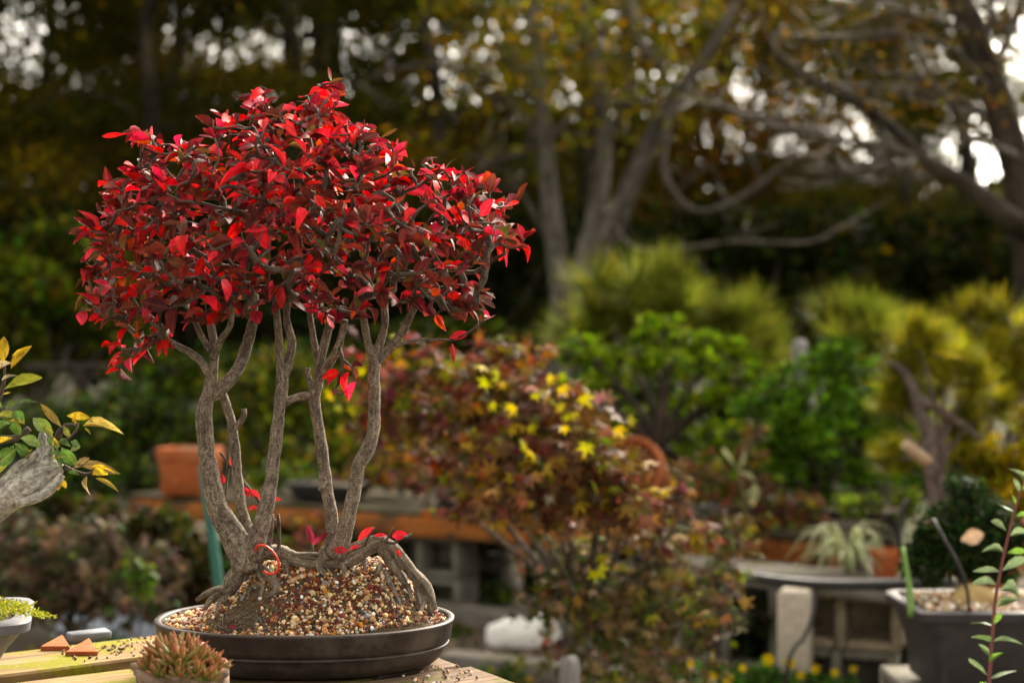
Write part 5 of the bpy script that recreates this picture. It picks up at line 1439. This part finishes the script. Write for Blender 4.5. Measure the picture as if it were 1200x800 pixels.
for (x, y, Y, r) in ((178, 775, 1.625, .8), (192, 764, 1.64, 1.15), (207, 770, 1.61, 1.1), (206, 757, 1.665, 1.0), (224, 768, 1.625, 1.1), (222, 758, 1.66, .95), (238, 771, 1.64, 1.0), (250, 777, 1.63, .85), (191, 782, 1.605, .8), (228, 783, 1.605, .8), (243, 786, 1.605, .7), (210, 785, 1.6, .7)):
    c = P(x, y + 12, Y); lean = np.array([(x - 212) * .012, 0, 1.0])
    m_ = 15
    for k in range(m_):
        an = k * 2.39996 + rng.uniform(-.1, .1); tl = (k / m_) ** .7
        d = nrm(lean * (1.25 - tl * .95) + np.array([math.cos(an), math.sin(an), 0]) * (.15 + tl * 1.05))
        p_.append(c + d * .002); a_.append(d); n_.append(nrm(np.array([-math.cos(an), -math.sin(an), .6]))); l_.append(.027 * r * rng.uniform(.85, 1.15))
        g = rng.random()
        c_.append(np.array([.1, .19, .035]) * rng.uniform(.7, 1.3)); d_.append(np.array([.5, .06, .045]) * rng.uniform(.7, 1.2) if g < .7 else np.array([.2, .26, .05]))
leaf_objects(t, None, np.array(p_), np.array(a_), np.array(n_), np.array(l_), .33, np.array(c_), M['succulent'], 14, [T_spindle(.08), T_spindle(.16), T_spindle(.02)], np.array(d_))
for o_ in t.children:      # upright green patch of moss stays below
    pass
mb = MB(); nmoss = 500
mp = np.stack([sc[0] + .032 + rng.normal(size=nmoss) * .006, sc[1] - .026 + rng.normal(size=nmoss) * .005, sc[2] + rimz + rng.uniform(-.002, .004, nmoss)], 1)
mb.leaves(T_NEEDLE, mp, rng.normal(size=(nmoss, 3)) * .6 + up, rvec(nmoss), .004, .3, palette(nmoss, [((.3, .33, .02), 3), ((.2, .25, .02), 2)], .2))
tag(mb.build('moss_cushion', M['leaf'], smooth=False), 'yellow green moss at the lip of the clay pot', 'moss', kind='stuff')

# ------------------------------------------------------------------ left edge: grey pot with the deadwood bonsai
gc = np.array([P(46, 0, 1.86)[0] - .175, 1.85, TZ - .0005])
ghh = P(0, 722, 1.84)[2] - gc[2]
rect_pot('grey_tray', 'grey plastic bonsai tray with a thick lip at the left edge', gc, .32, .2, ghh, R(17), M['grey_plastic'], .0145, .72)
mb = MB(); nm = 3000
x = gc[0] + rng.uniform(-.14, .146, nm); y = gc[1] + rng.uniform(-.08, .08, nm)
z = gc[2] + ghh - .004 + np.array([max(0, .012 + .014 * mn.noise((a * 22, b * 22, 0))) for a, b in zip(x, y)]) * rng.uniform(.4, 1, nm)
mb.leaves(T_DIA, np.stack([x, y, z], 1), rng.normal(size=(nm, 3)) + up * .5, rvec(nm), rng.uniform(.004, .009, nm), .4, palette(nm, [((.26, .24, .05), 3), ((.16, .18, .04), 3), ((.4, .32, .08), 1)], .2))
for (x0, y0, x1, y1) in ((5, 712, 62, 724), (15, 715, 50, 719), (0, 708, 35, 712), (20, 720, 66, 722), (0, 716, 20, 706)):
    k = 60; tt = rng.random(k)
    pp = np.array([P(x0 + (x1 - x0) * q + rng.normal() * 1.5, y0 + (y1 - y0) * q + rng.normal() * 1.5 - 8 * q * (1 - q), 1.80 + .01 * rng.normal()) for q in tt])
    mb.leaves(T_DIA, pp, rng.normal(size=(k, 3)) + np.array([.8, 0, .3]), rvec(k), rng.uniform(.004, .008, k), .45, palette(k, [((.36, .36, .06), 3), ((.25, .28, .05), 2)], .15))
tag(mb.build('creeping_sedum', M['leaf'], smooth=False), 'yellow green creeping sedum spilling over the grey tray', 'sedum', kind='stuff')
DY = 1.82
t = thing('deadwood_bonsai', 'bonsai with silvery bleached deadwood and spotted yellow green leaves', 'bonsai', (gc[0] + .02, gc[1], gc[2] + ghh))
mb = MB()
def dw(px, n=18, step=.004, lump=.13):
    mb.tube([P(q[0], q[1], q[3] if len(q) > 3 else DY) for q in px], [PX(q[2], DY) for q in px], n, step=step, lump=lump)
dw([(-110, 725, 30, 1.87), (-95, 690, 27, 1.86), (-62, 648, 23, 1.84), (-30, 612, 20), (0, 588, 19), (28, 568, 21), (50, 555, 21), (64, 550, 14), (74, 547, 5)])
dw([(40, 562, 17), (48, 545, 14), (51, 528, 9), (50, 514, 6), (49, 506, 3)])
dw([(52, 550, 12, 1.815), (57, 530, 7, 1.815), (57, 515, 3.5, 1.815), (56, 508, 1.5, 1.815)])
dw([(0, 575, 10, 1.81), (18, 553, 8, 1.81), (34, 540, 6, 1.81), (44, 530, 4, 1.81)])
dw([(20, 590, 5, 1.80), (45, 582, 6, 1.80), (62, 570, 6, 1.80), (73, 556, 4, 1.805)])
mb.build('trunk', M['deadwood'], t)
mb = MB()
dw([(-70, 640, 8, 1.86), (-40, 560, 7, 1.86), (-10, 520, 5.5), (18, 513, 4.2), (34, 502, 3.6)], 8, .006, .15)
dw([(-30, 540, 4.5, 1.86), (-6, 480, 3, 1.84), (4, 450, 2, 1.83), (5, 425, 1.4)], 7, .006, .1)
dw([(60, 540, 5), (65, 520, 4), (70, 507, 4), (77, 498, 2.5), (88, 498, 1.6)], 8, .005, .15)
dw([(66, 520, 3), (80, 514, 2.2), (90, 503, 1.5), (92, 495, 1)], 6, .005, .1)
dw([(74, 547, 4), (86, 552, 3), (100, 556, 2.4), (110, 553, 1.6)], 7, .005, .1)
mb.build('branch', M['twig'], t)
g_, yg, ye, pa, br, og = (.09, .19, .03), (.26, .28, .03), (.62, .42, .02), (.55, .45, .3), (.2, .14, .06), (.6, .3, .02)
LV = [((3, 425), (7, 393), 13, ye), ((13, 432), (41, 408), 10, ye), ((0, 432), (12, 424), 7, pa), ((2, 446), (15, 436), 8, pa), ((5, 456), (52, 447), 9, yg), ((3, 462), (12, 459), 4, ye),
      ((-4, 488), (17, 479), 8, yg), ((-6, 508), (10, 489), 15, g_), ((14, 482), (29, 498), 14, g_), ((18, 490), (22, 511), 15, g_), ((63, 507), (36, 489), 18, (.16, .24, .03)), ((72, 500), (47, 474), 10, (.2, .14, .03)), ((78, 487), (104, 487), 9, ye), ((90, 496), (88, 484), 8, ye), ((98, 499), (139, 496), 7, (.6, .45, .12)), ((99, 501), (106, 510), 4, ye),
      ((24, 513), (48, 521), 13, (.2, .3, .08)), ((17, 519), (37, 534), 15, g_), ((-6, 545), (22, 527), 22, g_), ((-8, 560), (12, 545), 15, yg), ((38, 526), (30, 538), 6, ye), ((72, 524), (88, 547), 17, (.12, .25, .04)), ((82, 528), (95, 525), 8, (.1, .13, .04)), ((66, 524), (72, 548), 9, g_),
      ((88, 545), (134, 541), 10, br), ((106, 549), (132, 547), 6, ye), ((108, 556), (129, 558), 9, ye), ((112, 560), (139, 574), 9, (.4, .3, .03)), ((102, 558), (97, 580), 15, (.22, .16, .08)), ((70, 560), (69, 575), 9, og), ((72, 560), (78, 572), 6, ye), ((50, 500), (62, 512), 9, yg), ((-10, 520), (6, 512), 12, g_), ((80, 552), (94, 558), 7, g_), ((-12, 470), (3, 476), 9, g_), ((55, 512), (64, 522), 9, g_), ((86, 548), (108, 538), 8, br)]
for q in range(22):
    bx_, by_ = rng.choice([-4, 8, 18, 66, 84, 2]) + rng.normal() * 6, rng.choice([500, 515, 530, 540, 470]) + rng.normal() * 8
    an_ = rng.uniform(0, 6.28); LV.append(((bx_, by_), (bx_ + math.cos(an_) * 16, by_ + math.sin(an_) * 12), 8, [g_, yg, (.06, .12, .03), ye][rng.integers(0, 4)]))
for i, (b, e, w, c) in enumerate(LV):
    Y0 = DY - .012 + rng.normal() * .008
    b_, e_ = P(*b, Y0), P(*e, Y0 - rng.uniform(-.005, .012)); L = np.linalg.norm(e_ - b_)
    leaf_objects(t, LEAF_T[(i * 5) % 18], np.array([b_]), np.array([e_ - b_]), np.array([[rng.normal() * .25, -.75, .6]]), [L], PX(w, Y0) * .85 / L, np.array([c]), M['spotted'], 1, None, np.array([np.array(c) * (1.2 if i % 3 else .5)]))

# terracotta shards and slate on the table
def shard(x0, x1, xa, ya, y, hb, hf, label):
    a, b = on_table(x0, y), on_table(x1, y); D = .05
    m_ = (a + b) / 2; w = nrm(b - a); back = np.array([-w[1], w[0], 0])
    apex = m_ + w * ((xa - (x0 + x1) / 2) / F * m_[1]) + back * D
    v = [a, b, apex, a + np.array([0, 0, hf]), b + np.array([0, 0, hf]), apex + np.array([0, 0, hb]), ]
    f = [(0, 2, 1), (3, 4, 5), (0, 1, 4, 3), (1, 2, 5, 4), (2, 0, 3, 5)]
    o = MB().add(np.array(v) + np.array([0, 0, -.0005]), f).build('pot_shard', M['terracotta'], smooth=False)
    md = o.modifiers.new('edge', 'BEVEL'); md.width = .0012; md.segments = 2
    return tag(o, label, 'shard')
shard(76, 115, 92, 0, 768, .016, .0065, 'triangular terracotta shard lying in front of the other')
shard(47, 82, 60, 0, 762, .014, .007, 'broken terracotta shard leaning behind the triangular one')
c = on_table(92, 757); o = MB().box(c + np.array([.0, .05, .006]), (.06, .03, .012), RT, bev=.002).build('slate_chip', M['slate']); tag(o, 'thin grey slate chip behind the terracotta shards', 'slate')

# ------------------------------------------------------------------ right sapling
SY = 2.35
zs = lambda x, y: (900 + x / 3.333, 560 + y / 3.333)
t = thing('sapling', 'slender sapling with a red stem and paired narrow leaves', 'sapling', (P(1150, 0, SY)[0], SY, 0))
st = [(1150, 1050), (1153, 920), (1159, 800), (1164, 728), (1168, 692), (1179, 638), (1189, 599), (1199, 566), (1210, 530)]
MB().tube([P(x, y, SY) if y < 1000 else np.array([P(1150, 0, SY)[0], SY, 0]) for x, y in st], [.004, .0036, .0032, .003, .0028, .0024, .002, .0017, .001], 8, (.2, .06, .06), step=.02).build('stem', vcolmat('red_stem', .6), t)
gg, bg_ = (.2, .27, .15), (.2, .36, .06)
SL = [((960, 130), (895, 105), gg), ((965, 100), (955, 42), bg_), ((970, 150), (1030, 132), bg_), ((930, 205), (858, 178), gg), ((945, 228), (1020, 208), gg), ((920, 290), (845, 258), gg), ((935, 292), (1010, 276), bg_), ((905, 365), (830, 333), gg), ((915, 362), (1010, 328), gg), ((893, 418), (803, 400), gg), ((905, 440), (1000, 424), gg), ((895, 502), (985, 485), gg), ((878, 577), (803, 540), gg), ((880, 572), (917, 533), bg_), ((868, 640), (806, 610), (.16, .26, .1)), ((880, 638), (985, 612), gg), ((862, 695), (813, 652), gg), ((866, 722), (912, 678), bg_), ((858, 768), (770, 714), gg), ((868, 782), (965, 742), gg), ((858, 805), (820, 790), bg_), ((985, 62), (955, 5), gg), ((990, 50), (1040, 10), bg_), ((1000, 20), (985, -40), gg), ((1005, 10), (1060, -30), gg)]
for i, (b, e, c) in enumerate(SL):
    b_, e_ = P(*zs(*b), SY), P(*zs(*e), SY - rng.uniform(-.02, .03)); L = np.linalg.norm(e_ - b_)
    leaf_objects(t, LEAF_T[(i * 7) % 18], np.array([b_]), np.array([e_ - b_]), np.array([[rng.normal() * .2, -.55, .8]]), [L], .27, np.array([c]), M['leaf'], 1)
# pale fallen leaf caught in the boxwood
mb = MB(); mb.leaves(LEAF_T[8], np.array([P(1126, 633, 3.18)]), np.array([[1, 0, .28]]), np.array([[0, -.9, .3]]), PX(29, 3.18), .62, np.array([[.42, .28, .21]]))
tag(mb.build('fallen_leaf', M['leaf']), 'pale pink dead leaf caught in the dark boxwood', 'leaf')
